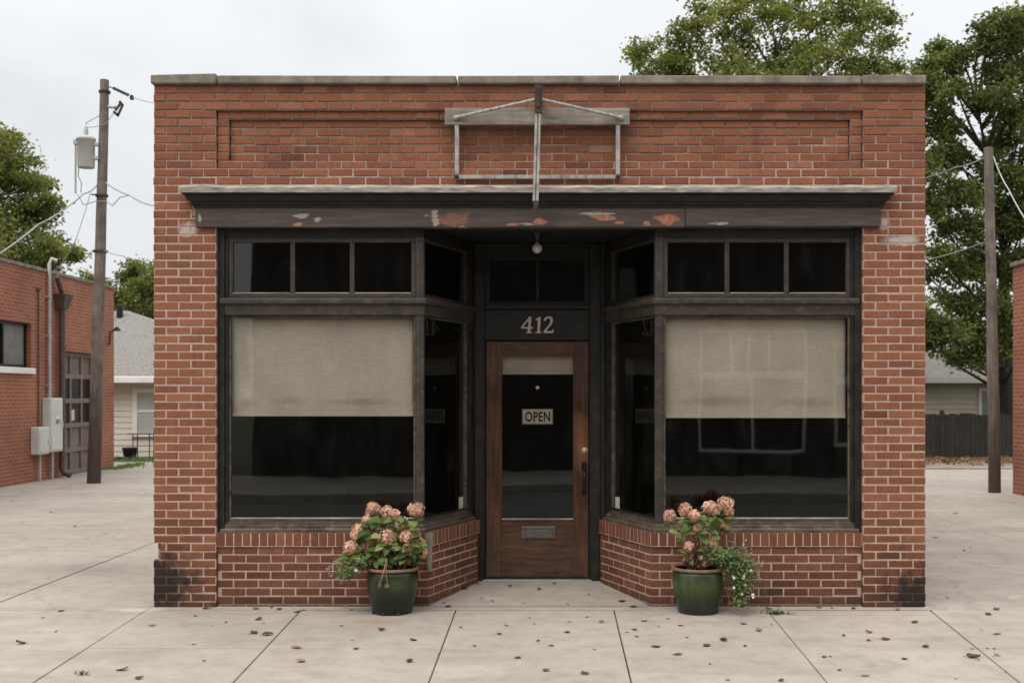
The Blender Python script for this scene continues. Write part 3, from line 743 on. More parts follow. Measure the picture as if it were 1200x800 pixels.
    slab(mb, 1, LBC - 0.085, LBC + 0.03, -0.09, 0.0, ZS - 0.01, ZH + 0.01, m)
    slab(mb, 1, LBC - 0.055, LBC - 0.02, -0.01, 0.009, ZS - 0.008, ZH + 0.008, m)
    mb.build('end_post', 'paint', shop, bevel=0.005)
    for seg, u0, u1 in ((0, 0.062, LAB - 0.066), (1, 0.024, LBC - 0.085)):
        mb = MB(); ring(mb, seg, u0 + 0.001, u1 - 0.001, ZS + 0.001, ZB0 - 0.001, 0.017, -0.050, -0.014, m)
        wn = mb.build('display_window', 'bare', shop, bevel=0.003)
        mb = MB(); slab(mb, seg, u0 + 0.010, u1 - 0.010, -0.036, -0.031, ZS + 0.01, ZB0 - 0.01, m); mb.build('pane', 'glass' if seg == 0 else 'glassside', wn)
        mb = MB(); slab(mb, seg, u0 + 0.019, u1 - 0.019, -0.029, -0.008, ZS + 0.0185, ZS + 0.030, m); mb.build('glazing_bead', 'bead' if seg == 0 else 'paint', wn, bevel=0.002)
        mb = MB(); ring(mb, seg, u0 + 0.001, u1 - 0.001, ZB1 + 0.001, ZH - 0.001, 0.034 if seg == 0 else 0.024, -0.052, -0.010, m)
        np_ = 3 if seg == 0 else 1
        e = 0.035 if seg == 0 else 0.024
        ww = (u1 - u0 - 2 * e) / np_
        for i in range(1, np_):
            uc = u0 + e + ww * i; slab(mb, seg, uc - 0.019, uc + 0.019, -0.050, -0.016, ZB1 + 0.03, ZH - 0.03, m)
        wn = mb.build('transom_window', 'worn', shop, bevel=0.004)
        for i in range(np_):
            a_ = u0 + e + ww * i + (0.012 if i else -0.008); b_ = u0 + e + ww * (i + 1) - (0.012 if i < np_ - 1 else -0.008)
            mb = MB(); slab(mb, seg, a_, b_, -0.036, -0.031, ZB1 + 0.02, ZH - 0.02, m); mb.build('pane', 'glass' if seg == 0 else 'glassside', wn)
            zb_ = ZB1 + (0.0355 if seg == 0 else 0.0255)
            mb = MB(); slab(mb, seg, a_ + 0.012, b_ - 0.012, -0.029, -0.008, zb_, zb_ + 0.009, m); mb.build('glazing_bead', 'bead' if seg == 0 else 'paint', wn, bevel=0.002)
# soffit of the recess
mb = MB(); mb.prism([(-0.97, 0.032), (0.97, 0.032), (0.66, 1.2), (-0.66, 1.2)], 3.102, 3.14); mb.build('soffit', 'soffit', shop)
# entry wall
EY = 1.0
XD0, XD1 = fX(568, 1.0), fX(691, 1.0)
mb = MB()
for a, b_ in ((-0.66, XD0), (XD1, 0.63)):
    mb.box(a, b_, EY, EY + 0.14, 0.0, 3.10)
    c_ = (a + b_) / 2 + (0.03 if a < 0 else -0.03)
    mb.box(c_ - 0.038, c_ + 0.038, EY - 0.014, EY + 0.02, 0.02, 3.09)
mb.build('door_frame', 'paint', shop, bevel=0.006)
mb = MB()
mb.box(XD0 + 0.001, XD1 - 0.001, EY + 0.018, EY + 0.14, 2.222, 2.50); mb.box(XD0 + 0.002, XD1 - 0.002, EY - 0.02, EY + 0.12, 2.501, 2.538)
mb.box(XD0 + 0.001, XD1 - 0.001, EY + 0.018, EY + 0.14, 2.985, 3.10)
mb.build('door_header', 'paint', shop, bevel=0.005)
mb = MB()
xm = fX(630, EY)
for a, b_ in ((XD0 + 0.002, XD0 + 0.045), (XD1 - 0.045, XD1 - 0.002), (xm - 0.014, xm + 0.014)): mb.box(a, b_, EY + 0.03, EY + 0.09, 2.5385, 2.984)
for z0, z1 in ((2.5390, 2.570), (2.950, 2.9835)): mb.box(XD0 + 0.003, XD1 - 0.003, EY + 0.033, EY + 0.088, z0, z1)
tw = mb.build('entry_transom', 'paint', shop, bevel=0.003)
for a, b_ in ((XD0 + 0.04, xm - 0.01), (xm + 0.01, XD1 - 0.04)):
    mb = MB(); mb.box(a, b_, EY + 0.058, EY + 0.062, 2.56, 2.96); mb.build('pane', 'glass', tw)
# door
DY = EY + 0.06
X0, X1 = XD0 + 0.006, XD1 - 0.006; Z0, Z1 = 0.062, 2.215
gx0, gx1 = fX(587, DY), fX(673, DY); gz0, gz1 = fZ(610, DY), fZ(416, DY)
mb = MB()
mb.box(X0, gx0, DY, DY + 0.045, Z0, Z1); mb.box(gx1, X1, DY, DY + 0.045, Z0, Z1)
mb.box(gx0 + 0.0005, gx1 - 0.0005, DY + 0.001, DY + 0.044, gz1, Z1 - 0.001, 1); mb.box(gx0 + 0.0005, gx1 - 0.0005, DY + 0.001, DY + 0.044, Z0 + 0.001, gz0, 1)
door = mb.build('door', ['door', 'doorh'], shop, bevel=0.003)
mb = MB()
def rect_ring(mb, x0, x1, z0, z1, w, y0, y1, mi=0):
    vs = []
    for y in (y0, y1):
        for (a, b_) in (((x0, z0), (x1, z0)), ((x1, z1), (x0, z1))): vs += [(a[0], y, a[1]), (b_[0], y, b_[1])]
        for (a, b_) in (((x0 + w, z0 + w), (x1 - w, z0 + w)), ((x1 - w, z1 - w), (x0 + w, z1 - w))): vs += [(a[0], y, a[1]), (b_[0], y, b_[1])]
    fs = []
    for i in range(4):
        j = (i + 1) % 4
        fs += [(i, j, 4 + j, 4 + i), (8 + i, 8 + j, 12 + j, 12 + i), (i, j, 8 + j, 8 + i), (4 + i, 4 + j, 12 + j, 12 + i)]
    mb.add(vs, fs, mi)
rect_ring(mb, gx0 - 0.001, gx1 + 0.001, gz0 - 0.001, gz1 + 0.001, 0.012, DY - 0.004, DY + 0.016); mb.build('glazing_bead', 'door', door, bevel=0.002)
mb = MB(); mb.box(gx0 + 0.008, gx1 - 0.008, DY - 0.006, DY + 0.012, gz0 + 0.011, gz0 + 0.024); mb.build('bottom_bead', 'board', door, bevel=0.002)
mb = MB(); mb.box(gx0 + 0.004, gx1 - 0.004, DY + 0.020, DY + 0.025, gz0 + 0.004, gz1 - 0.004); mb.build('pane', 'glass', door)
mb = MB()
a, b_ = P(611, 616, DY), P(651, 631, DY)
mb.box(a.x, b_.x, DY - 0.008, DY + 0.004, b_.z, a.z); mb.box(a.x + 0.03, b_.x - 0.03, DY - 0.018, DY - 0.006, b_.z + 0.012, a.z - 0.03)
mb.box(a.x + 0.008, b_.x - 0.008, DY - 0.014, DY - 0.006, a.z - 0.026, a.z - 0.008)
mb.build('mail_slot', 'pewter', door, bevel=0.003)
p = P(685.5, 528, DY)
mb = MB(); mb.lathe([(0.034, 0.0), (0.034, 0.006), (0.028, 0.012), (0.016, 0.014), (0.014, 0.018), (0.0, 0.019)], (p.x, DY, p.z), 20, axis='y'); mb.build('deadbolt', 'brass', door)
p0, p1 = P(684.5, 541, DY), P(684.5, 580, DY)
mb = MB()
mb.box(p0.x - 0.024, p0.x + 0.024, DY - 0.008, DY + 0.002, p0.z - 0.085, p0.z); mb.box(p0.x - 0.017, p0.x + 0.017, DY - 0.007, DY + 0.002, p1.z, p1.z + 0.05)
zz = [p0.z - 0.07, p0.z - 0.11, p0.z - 0.16, p1.z + 0.06, p1.z + 0.025]
mb.tube([(p0.x, DY - y, z) for y, z in zip((0.006, 0.042, 0.052, 0.042, 0.006), zz)], [0.010, 0.011, 0.012, 0.010, 0.008], 10)
mb.bar((p0.x, DY - 0.004, p0.z - 0.035), (p0.x, DY - 0.055, p0.z - 0.045), 0.022, 0.007)
mb.build('door_handle', 'black', door, bevel=0.002)
mb = MB(); mb.box(X0 + 0.004, X1 - 0.004, DY - 0.010, DY + 0.03, 0.052, 0.075); mb.build('door_sweep', 'black', door)
mb = MB(); mb.box(XD0 - 0.02, XD1 + 0.02, EY - 0.02, EY + 0.16, 0.03, 0.056); mb.build('threshold', 'galv', shop, bevel=0.004)
# numerals on the header
def stroke(mb, p, q, w, yo, slant=0.06, ox=0, oz=0, s=1.0, y=1.0):
    a = Vector((ox + (p[0] + slant * p[1]) * s, y - yo, oz + p[1] * s)); b_ = Vector((ox + (q[0] + slant * q[1]) * s, y - yo, oz + q[1] * s))
    mb.bar(a, b_, w * s, 0.014, (0, 1, 0))
NUM = {'4': [((.50, 1.0), (.0, .34), .10), ((-.03, .32), (.70, .32), .10), ((.48, 1.0), (.48, .0), .17), ((.30, .03), (.66, .03), .07)],
       '1': [((.26, .98), (.26, .05), .17), ((.26, .95), (.05, .80), .10), ((.06, .03), (.46, .03), .07)],
       '2': [((.02, .76), (.08, .90), .13), ((.07, .89), (.24, .985), .11), ((.22, .985), (.42, .93), .13), ((.40, .95), (.49, .76), .16), ((.49, .78), (.38, .50), .15), ((.39, .52), (.04, .06), .11), ((.02, .06), (.58, .06), .13), ((.56, .03), (.61, .22), .08)]}
nz = fZ(390, 1.0); hgt = fZ(371, 1.0) - nz
for ch, px in (('4', 610.7), ('1', 626.0), ('2', 636.6)):
    mb = MB()
    for i, (a, b_, w_) in enumerate(NUM[ch]): stroke(mb, a, b_, w_, 0.0002 * i, 0.07, fX(px, 1.0), nz, hgt, EY + 0.012)
    mb.build('house_numeral', 'num', shop, bevel=0.0015, recalc=True)
# interior shell
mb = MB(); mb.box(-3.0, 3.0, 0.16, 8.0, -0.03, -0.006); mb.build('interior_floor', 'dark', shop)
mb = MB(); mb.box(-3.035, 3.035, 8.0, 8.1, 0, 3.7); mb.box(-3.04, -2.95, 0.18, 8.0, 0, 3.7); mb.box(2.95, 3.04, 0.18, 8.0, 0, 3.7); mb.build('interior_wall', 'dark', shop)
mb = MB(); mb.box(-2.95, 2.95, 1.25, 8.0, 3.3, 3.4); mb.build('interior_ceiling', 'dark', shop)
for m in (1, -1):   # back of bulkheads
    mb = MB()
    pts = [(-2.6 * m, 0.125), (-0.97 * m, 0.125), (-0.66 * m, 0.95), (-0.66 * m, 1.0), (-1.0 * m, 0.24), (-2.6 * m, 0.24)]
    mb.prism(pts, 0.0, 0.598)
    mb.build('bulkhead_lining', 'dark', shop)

# ---------------------------------------------------------------- blinds, sign, bulb, stickers
def blind(x0, x1, zt, zb, y, label, amp=0.006, seed=1):
    rr = random.Random(seed)
    t = thing('roller_blind', label, 'roller blind', ((x0 + x1) / 2, y, zb))
    mb = MB(); nx, nz = 70, 30; vs, fs = [], []
    ph = [rr.uniform(0, 6) for _ in range(6)]
    for j in range(nz + 1):
        for i in range(nx + 1):
            u, v = i / nx, j / nz
            w = amp * (math.sin(u * 9 + ph[0] + v * 2) * 0.5 + math.sin(u * 17 + v * 4 + ph[1]) * 0.3 + math.sin((u * 4 - v * 7) + ph[2]) * 0.5) * (1 - v) ** 0.5
            w += amp * 1.6 * math.exp(-((u - 0.12 - 0.10 * (1 - v)) / 0.035) ** 2) * (1 - v) * (1 if seed == 1 else 0.3)
            vs.append((x0 + (x1 - x0) * u, y + w, zb + (zt - zb) * v + 0.004 * math.sin(u * 5 + ph[3]) * (1 - v)))
    for j in range(nz):
        for i in range(nx):
            a = j * (nx + 1) + i; fs.append((a, a + 1, a + nx + 2, a + nx + 1))
    mb.add(vs, fs, smooth=True)
    o = mb.build('fabric', 'fabric', t, recalc=False); s_ = o.modifiers.new('thick', 'SOLIDIFY'); s_.thickness = 0.0015
    mb = MB(); mb.box(x0, x1, y - 0.008, y + 0.006, zb - 0.012, zb + 0.022); mb.build('hem_bar', 'fabric', t, bevel=0.004)
    mb = MB(); mb.tube([(x0, y + 0.03, zt - 0.005), (x1, y + 0.03, zt - 0.005)], 0.022, 10); mb.build('roller', 'board', t)
blind(fX(272, 0.13), fX(484.5, 0.13), 2.368, fZ(486, 0.13), 0.135, 'rumpled beige cloth blind half lowered in the left display window', 0.007, 1)
blind(fX(778, 0.13), fX(991, 0.13), 2.368, fZ(488, 0.13), 0.135, 'smooth beige cloth blind half lowered in the right display window', 0.0035, 2)
blind(gx0 + 0.008, gx1 - 0.008, gz1 - 0.002, fZ(437, DY), DY + 0.05, 'narrow beige blind rolled nearly up behind the door glass', 0.002, 3)
# hanging OPEN sign
SY = DY + 0.036
c0, c1 = P(612, 479, SY), P(648, 497, SY)
t = thing('open_sign', 'small beige OPEN sign hung on a string inside the door glass', 'sign', ((c0.x + c1.x) / 2, SY, c1.z))
mb = MB(); mb.box(c0.x, c1.x, SY, SY + 0.005, c1.z, c0.z); mb.build('sign_card', 'offwhite', t, bevel=0.002)
mb = MB(); rect_ring(mb, c0.x + 0.004, c1.x - 0.004, c1.z + 0.004, c0.z - 0.004, 0.004, SY - 0.0012, SY + 0.001); mb.build('border', 'ink', t)
kn = P(630, 454, SY)
mb = MB(); mb.tube([(c0.x + 0.04, SY + 0.003, c0.z), (kn.x, SY - 0.004, kn.z), (c1.x - 0.04, SY + 0.003, c0.z)], 0.0009, 5); mb.build('string', 'downspout', t)
mb = MB(); mb.lathe([(0.0, 0.0), (0.014, 0.003), (0.018, 0.010), (0.015, 0.017), (0.0, 0.020)], (kn.x, SY + 0.006, kn.z), 14, axis='y'); mb.build('suction_hook', 'globe', t)
def text_mesh(name, txt, width, height, loc, mat, parent, depth=0.001):
    cu = bpy.data.curves.new(name, 'FONT'); cu.body = txt; cu.extrude = depth; cu.offset = 0.028; cu.space_character = 1.08
    cu.align_x = 'CENTER'
    tmp = bpy.data.objects.new(name + '_tmp', cu); COL.objects.link(tmp)
    bpy.context.view_layer.update()
    dg = bpy.context.evaluated_depsgraph_get()
    me = bpy.data.meshes.new_from_object(tmp.evaluated_get(dg))
    xs = [v.co.x for v in me.vertices]; ys = [v.co.y for v in me.vertices]
    w0, w1, h0, h1 = min(xs), max(xs), min(ys), max(ys)
    off = Vector((0, 0, 0)); q = parent
    while q is not None: off += q.location; q = q.parent
    for v in me.vertices:
        x = (v.co.x - (w0 + w1) / 2) / (w1 - w0) * width; z = (v.co.y - (h0 + h1) / 2) / (h1 - h0) * height; y = -v.co.z
        v.co = Vector((loc[0] + x, loc[1] + y, loc[2] + z)) - off
    bpy.data.objects.remove(tmp)
    bpy.data.curves.remove(cu)
    me.materials.clear(); me.materials.append(M[mat])
    o = bpy.data.objects.new(name, me); COL.objects.link(o); o.parent = parent
    return o
text_mesh('lettering', 'OPEN', (c1.x - c0.x) * 0.82, (c0.z - c1.z) * 0.66, ((c0.x + c1.x) / 2, SY - 0.0015, (c0.z + c1.z) / 2), 'ink', t)
# bulb
bp_ = P(629.5, 291, 0.45)
t = thing('ceiling_bulb', 'bare round white bulb under the soffit above the entry', 'light bulb', (bp_.x, 0.45, 3.10))
mb = MB(); rr = 0.043
mb.lathe([(rr * math.sin(a) if 0 < a < PI else 0.0, -rr * math.cos(a)) for a in [PI * i / 14 for i in range(14)]] + [(0.014, rr * 0.98), (0.014, rr + 0.02)], (bp_.x, 0.45, bp_.z), 20); mb.build('globe', 'globe', t)
mb = MB(); mb.lathe([(0.022, rr + 0.004), (0.024, rr + 0.05), (0.045, 3.085 - bp_.z), (0.05, 3.101 - bp_.z)], (bp_.x, 0.45, bp_.z), 16); mb.build('socket', 'black', t)
# small white stickers inside the splay windows
for m, lab in ((1, 'small white sticker low inside the angled window left of the door'), (-1, 'small white sticker low inside the angled window right of the door')):
    mb = MB(); slab(mb, 1, LBC - 0.20, LBC - 0.115, -0.0405, -0.039, 0.72, 0.82, m)
    c = SP(1, LBC - 0.15, -0.04, m)
    tag(mb.build('window_sticker', 'white', None, base=(c[0], c[1], 0.72)), lab, 'sticker')

# ---------------------------------------------------------------- empty sign bracket
t = thing('sign_bracket', 'empty iron sign bracket with a weathered timber board above the cornice', 'sign bracket', (fX(630, 0), 0, fZ(255, -0.2)))
a, b_ = P(521, 126.5, -0.05), P(738, 146, -0.05)
mb = MB(); mb.box(a.x, b_.x, -0.05, -0.004, b_.z, a.z); mb.build('board', 'board', t, bevel=0.005)
mb = MB()
for px in (535.5, 724):
    x = fX(px, -0.03); mb.box(x - 0.017, x + 0.017, -0.045, -0.012, fZ(210, -0.03), b_.z - 0.001)
zb = fZ(207.5, -0.03)
mb.box(fX(533, -0.03), fX(727, -0.03), -0.050, -0.016, zb - 0.017, zb + 0.014)
mb.build('hanging_frame', 'steel', t, bevel=0.003)
mb = MB()
for px in (535.5, 724):
    mb = MB(); x = fX(px, -0.03); mb.lathe([(0.020, 0), (0.020, 0.010), (0.008, 0.018), (0.0, 0.019)], (x, -0.048, zb), 10, axis='y')
    mb.build('bolt', 'rust', t)
YP = -0.25
pt, pm, pb, pe = P(631, 101, YP), P(631, 130, YP), P(628.5, 236, YP), P(627.5, 254, YP)
mb = MB()
for dx in (-0.0135, 0.0135): mb.bar(Vector((pm.x + dx, YP, pm.z + 0.1)), Vector((pb.x + dx - 0.006, YP - 0.004, pb.z)), 0.020, 0.034, (0, 1, 0))
mb.bar(Vector((pm.x, YP + 0.006, pm.z + 0.1)), Vector((pb.x - 0.006, YP + 0.006, pb.z)), 0.010, 0.02, (0, 1, 0))
mb.build('post', 'steel', t, bevel=0.003)
mb = MB(); mb.hexa([(pe.x - 0.006, YP - 0.012, pe.z), (pe.x + 0.006, YP - 0.012, pe.z), (pe.x + 0.006, YP + 0.012, pe.z), (pe.x - 0.006, YP + 0.012, pe.z)],
                   [(pb.x - 0.026, YP - 0.02, pb.z + 0.005), (pb.x + 0.022, YP - 0.02, pb.z + 0.005), (pb.x + 0.022, YP + 0.02, pb.z + 0.005), (pb.x - 0.026, YP + 0.02, pb.z + 0.005)])
mb.build('post_tip', 'rust', t, bevel=0.002)
mb = MB()
mb.box(pt.x - 0.030, pt.x + 0.030, YP - 0.028, YP + 0.028, pm.z - 0.02, pt.z); mb.box(pt.x - 0.022, pt.x + 0.022, YP + 0.02, -0.002, pm.z + 0.06, pt.z - 0.03)
mb.box(pt.x - 0.016, pt.x + 0.016, YP - 0.04, YP - 0.025, pm.z + 0.02, pt.z - 0.02)
mb.build('wall_arm', 'rust', t, bevel=0.004)
for px, pyy in ((534, 138), (728, 138)):
    q = P(px, pyy, -0.06); e = P(631, 116, YP)
    mb = MB(); mb.tube([q, e], 0.013, 8); mb.lathe([(0.022, 0), (0.022, 0.012), (0.0, 0.014)], (q.x, -0.049, q.z), 10, axis='y'); mb.build('brace_rod', 'steel', t)
q = P(628, 229, -0.15)
mb = MB(); mb.box(q.x - 0.02, q.x + 0.02, YP + 0.015, -0.144, q.z - 0.012, q.z + 0.012); mb.build('lower_strap', 'rust', t)

# ---------------------------------------------------------------- ground, pavement
mb = MB(); mb.add([(-260, -260, -0.16), (260, -260, -0.16), (260, 260, -0.16), (-260, 260, -0.16)], [(0, 1, 2, 3)])
tag(mb.build('ground', 'grass', recalc=False), kind='structure')
def jx(a, b_):   # joint line from two picture points -> x as function of y
    p, q = G(*a), G(*b_); return lambda y: p.x + (q.x - p.x) * (y - p.y) / (q.y - p.y)
J = [jx((175, 712), (45, 795)), jx((357, 710), (272, 800)), jx((537, 707), (502, 800)), jx((718, 708), (740, 800)), jx((895, 710), (970, 800)), jx((1087, 712), (1190, 795))]
sp = 1.25
lines = [(lambda y, k=k: J[0](y) - sp * k) for k in range(8, 0, -1)] + J + [(lambda y, k=k: J[5](y) + sp * k) for k in range(1, 9)]
def slab_poly(mb, pts, g, z0=-0.05, ch=0.004, zt=0.0):
    c = Vector((sum(p[0] for p in pts) / len(pts), sum(p[1] for p in pts) / len(pts), 0))
    n = len(pts)
    def inset(d):
        out = []
        for i in range(n):
            p0, p1, p2 = Vector((*pts[i - 1], 0)), Vector((*pts[i], 0)), Vector((*pts[(i + 1) % n], 0))
            e1 = (p1 - p0).normalized(); e2 = (p2 - p1).normalized()
            n1 = Vector((-e1.y, e1.x, 0)); n2 = Vector((-e2.y, e2.x, 0))
            out.append(p1 + (n1 + n2) / (1 + n1.dot(n2)) * d)
        return out
    r0, r1, r2 = inset(g), inset(g), inset(g + ch)
    vs = [(p.x, p.y, z0) for p in r0] + [(p.x, p.y, zt - ch * 0.7) for p in r1] + [(p.x, p.y, zt) for p in r2]
    fs = [tuple(range(2 * n, 3 * n))]
    for i in range(n):
        j = (i + 1) % n; fs += [(i, j, n + j, n + i), (n + i, n + j, 2 * n + j, 2 * n + i)]
    mb.add(vs, fs)
mb = MB()
YR = [-3.2, -1.46, -0.13]
for i in range(len(lines) - 1):
    for r_ in range(2):
        y0, y1 = YR[r_], YR[r_ + 1]
        if r_ == 1 and -0.7 < lines[i](0) < -0.6: pass
        g = 0.0048 if i in (8, 9, 10, 11, 12, 13, 7) else 0.004
        slab_poly(mb, [(lines[i](y0), y0), (lines[i + 1](y0), y0), (lines[i + 1](y1), y1), (lines[i](y1), y1)], g if r_ < 3 else 0.002, zt=R.uniform(-0.0015, 0.0015))
tag(mb.build('pavement', 'walk', recalc=False), kind='structure')
mb = MB()
# strip in front of the shop, under the walls, plus the sloped entry floor
mb.add([(-3.15, -0.1285, 0), (3.15, -0.1285, 0), (3.15, 0.3, 0), (-3.15, 0.3, 0)], [(0, 1, 2, 3)])
tag(mb.build('pavement_strip', 'walk', recalc=False), kind='structure')
mb = MB(); mb.add([(-0.95, 0.02, 0.003), (0.95, 0.02, 0.003), (0.66, 1.0, 0.046), (-0.66, 1.0, 0.046), (0.66, 1.15, 0.046), (-0.66, 1.15, 0.046)], [(0, 1, 2, 3), (3, 2, 4, 5)])
tag(mb.build('path', 'walk', recalc=False), kind='structure')
mb = MB(); mb.add([(-40, -3.19, -0.030), (40, -3.19, -0.030), (40, 19.6, -0.030), (-40, 19.6, -0.030)], [(0, 1, 2, 3)])
tag(mb.build('ground_bed', 'joint', recalc=False), kind='structure')
mb = MB()
ys = [-0.13, 3.1, 6.4, 9.9, 13.6]
for xs in ([-13.5, -9.2, -4.5, -3.15], [3.15, 5.6, 9.5, 14.0]):
    for i in range(3):
        for j in range(4):
            slab_poly(mb, [(xs[i], ys[j]), (xs[i + 1], ys[j]), (xs[i + 1], ys[j + 1]), (xs[i], ys[j + 1])], 0.009 if (i in (1, 2) and xs[0] < 0) else 0.003, zt=R.uniform(-0.002, 0.001) - 0.001)
tag(mb.build('lot_pavement', 'lot', recalc=False), kind='structure')
mb = MB()
mb.add([(-40, 13.6, -0.006), (40, 13.6, -0.006), (40, 19.6, -0.006), (-40, 19.6, -0.006)], [(0, 1, 2, 3)])
tag(mb.build('back_lane', 'lot', recalc=False), kind='structure')
for sx in (-1, 1):
    pass
mb = MB(); mb.box(-40, 40, -3.36, -3.205, -0.15, -0.003); mb.box(-40, 40, -10.2, -10.0, -0.15, 0.02)
tag(mb.build('kerb', 'walk', bevel=0.015), kind='structure')
mb = MB(); mb.add([(-60, -10.0, -0.14), (60, -10.0, -0.14), (60, -3.36, -0.14), (-60, -3.36, -0.14)], [(0, 1, 2, 3)])
tag(mb.build('road', 'asphalt', recalc=False), kind='structure')
mb = MB(); mb.add([(-60, -14.2, 0.01), (60, -14.2, 0.01), (60, -10.2, 0.01), (-60, -10.2, 0.01)], [(0, 1, 2, 3)])
tag(mb.build('far_pavement', 'lot', recalc=False), kind='structure')
mb = MB()   # right back: low kerb and leaf strewn dirt at the fence
mb.box(3.6, 40, 16.6, 16.8, -0.03, 0.05)
tag(mb.build('kerb_back', 'lot', bevel=0.02), kind='structure')
mb = MB(); vs, fs = [], []
for i in range(61):
    for j in range(7):
        x = 3.6 + i * 0.5; y = 16.81 + j * 0.7
        vs.append((x, y, 0.03 + R.uniform(-0.015, 0.02)))
for i in range(60):
    for j in range(6): a = i * 7 + j; fs.append((a, a + 7, a + 8, a + 1))
mb.add(vs, fs, smooth=True)
tag(mb.build('dirt_verge', 'dirt', recalc=False), kind='structure')
mb = MB(); mb.add([(-40, 19.4, -0.003), (2, 19.4, -0.003), (2, 20.6, 0.0), (-40, 20.6, 0.0)], [(0, 1, 2, 3)])
tag(mb.build('lawn', 'grass', recalc=False), kind='structure')
mb = MB()
for i in range(1500):
    x = R.uniform(-14.5, -8); y = R.gauss(19.95, 0.25)
    p = Vector((x, y, -0.01)); mb.leaf(p, Vector((R.uniform(-0.5, 0.5), R.uniform(-0.5, 0.5), 1)), R.uniform(0.06, 0.15), 0, R.random(), 0.25)
for i in range(350):
    p = Vector((R.gauss(-9.75, 0.12), R.uniform(16.4, 18.2), -0.01)); mb.leaf(p, Vector((R.uniform(-0.6, 0.6), R.uniform(-0.6, 0.6), 1)), R.uniform(0.05, 0.12), 0, R.random(), 0.25)
tag(mb.build('grass', 'tleaf', recalc=False), 'short green grass growing along the edge of the lot', 'grass', kind='stuff')
mb = MB()
for i in range(2600):
    x = R.uniform(6, 16); y = 20.2 - abs(R.gauss(0, 1.3))
    if y < 16.9: continue
    p = Vector((x, y, 0.055)); mb.leaf(p, Vector((R.uniform(-1, 1), R.uniform(-1, 1), R.uniform(-0.1, 0.5))), R.uniform(0.06, 0.13), 0, R.random() ** 0.7, 0.6)
tag(mb.build('leaf_litter', 'fallen', recalc=False), 'brown fallen leaves gathered along the foot of the wooden fence', 'leaf litter', kind='stuff')

# ---------------------------------------------------------------- fallen leaves (individuals)
def leaf_mesh(seed):
    rr = random.Random(seed); mb = MB()
    L = 0.06; nL, nW = 7, 4; vs, fs = [], []
    cu, tw = rr.uniform(0.4, 1.6), rr.uniform(-0.8, 0.8)
    for i in range(nL + 1):
        t = i / nL; wd = 0.020 * (math.sin(PI * t ** 0.8) ** 0.7 if 0 < t < 1 else 0.04) * (1 + 0.25 * math.sin(i * 2.3 + seed))
        for j in range(nW + 1):
            s_ = j / nW * 2 - 1
            z = 0.006 + cu * 0.010 * s_ * s_ + 0.012 * math.sin(t * 2.5 + seed) * cu * 0.6 + tw * 0.006 * s_ * (t - 0.5) * 2
            vs.append(((t - 0.5) * L, s_ * wd, z))
    for i in range(nL):
        for j in range(nW): a = i * (nW + 1) + j; fs.append((a, a + 1, a + nW + 2, a + nW + 1))
    mb.add(vs, fs, 0, rr.random(), 0, True)
    mn = min(v[2] for v in vs); mb.v = [(x, y, z - mn + 0.001) for x, y, z in mb.v]
    mb.tube([(-0.03, 0, 0.006), (-0.048, 0.004, 0.004)], 0.0012, 5, 0, 0.2)
    return mb
GL = 'dry leaves scattered over the pavement'
protos = []
known = [(143, 785), (480, 775), (665, 741), (735, 741), (783, 725), (688, 723), (593, 733), (620, 724), (640, 786), (607, 771), (556, 757), (515, 766), (665, 709), (564, 703), (545, 694), (577, 706), (632, 695), (614, 708), (712, 698), (729, 706), (744, 738), (705, 729), (667, 729), (626, 731), (631, 751), (646, 757), (585, 743), (540, 735), (447, 738), (413, 750), (417, 760), (484, 750), (400, 733), (348, 717), (356, 715), (303, 726), (229, 722), (249, 733), (298, 742), (309, 730), (227, 755), (239, 774), (163, 795), (66, 740), (24, 754), (178, 733), (265, 729), (314, 744), (347, 759), (352, 775), (697, 761), (755, 728), (772, 734), (798, 733), (746, 746), (805, 747), (828, 757), (768, 758), (794, 767), (873, 757), (889, 739), (848, 751), (904, 732), (989, 745), (1038, 749), (1085, 758), (973, 769), (966, 770), (984, 785), (1014, 792), (1018, 741), (1141, 770), (1146, 773), (1178, 787), (1165, 760), (1157, 760), (1120, 795), (1168, 714), (1158, 720), (1169, 743), (1150, 738), (1139, 760), (1018, 750), (960, 712), (975, 713), (1130, 645), (1137, 642), (1119, 652), (1096, 630), (1110, 700), (50, 724), (72, 716), (88, 617), (15, 587), (60, 600), (1120, 602), (1105, 566), (685, 789), (853, 797), (915, 798), (525, 711), (598, 692), (560, 690), (650, 690), (871, 731), (832, 778), (1060, 772), (1072, 729), (300, 713), (318, 712), (327, 714), (243, 713), (405, 712), (412, 714), (742, 711), (900, 713), (912, 711), (1000, 713), (1052, 714), (520, 708), (690, 700), (582, 684), (675, 684)]
for i, (px, py) in enumerate(known):
    g = G(px, py)
    z = 0.002
    if abs(g.x) < 0.9 and g.y > 0.0: z = 0.05 * g.y + 0.006
    big = 1.0
    if (px, py) in ((143, 785), (1141, 770), (985, 785)): big = 1.15
    if i < 6:
        o = leaf_mesh(40 + i).build('dry_leaf', 'fallen', recalc=False); protos.append(o)
    else:
        o = R.choice(protos).copy(); COL.objects.link(o)
    o.location = (g.x, g.y, z); o.rotation_euler = (R.uniform(-0.15, 0.15), R.uniform(-0.15, 0.15), R.uniform(0, 6.28)); s_ = R.choice((0.35, 0.45, 0.5, 0.6, 0.75, 0.95, 1.1)) * R.uniform(0.85, 1.15) * big; o.scale = (s_, s_ * R.uniform(0.8, 1.5), s_ * R.uniform(0.5, 1.1))
    tag(o, 'small curled brown dry leaf lying on the pale concrete paving', 'leaf', GL)
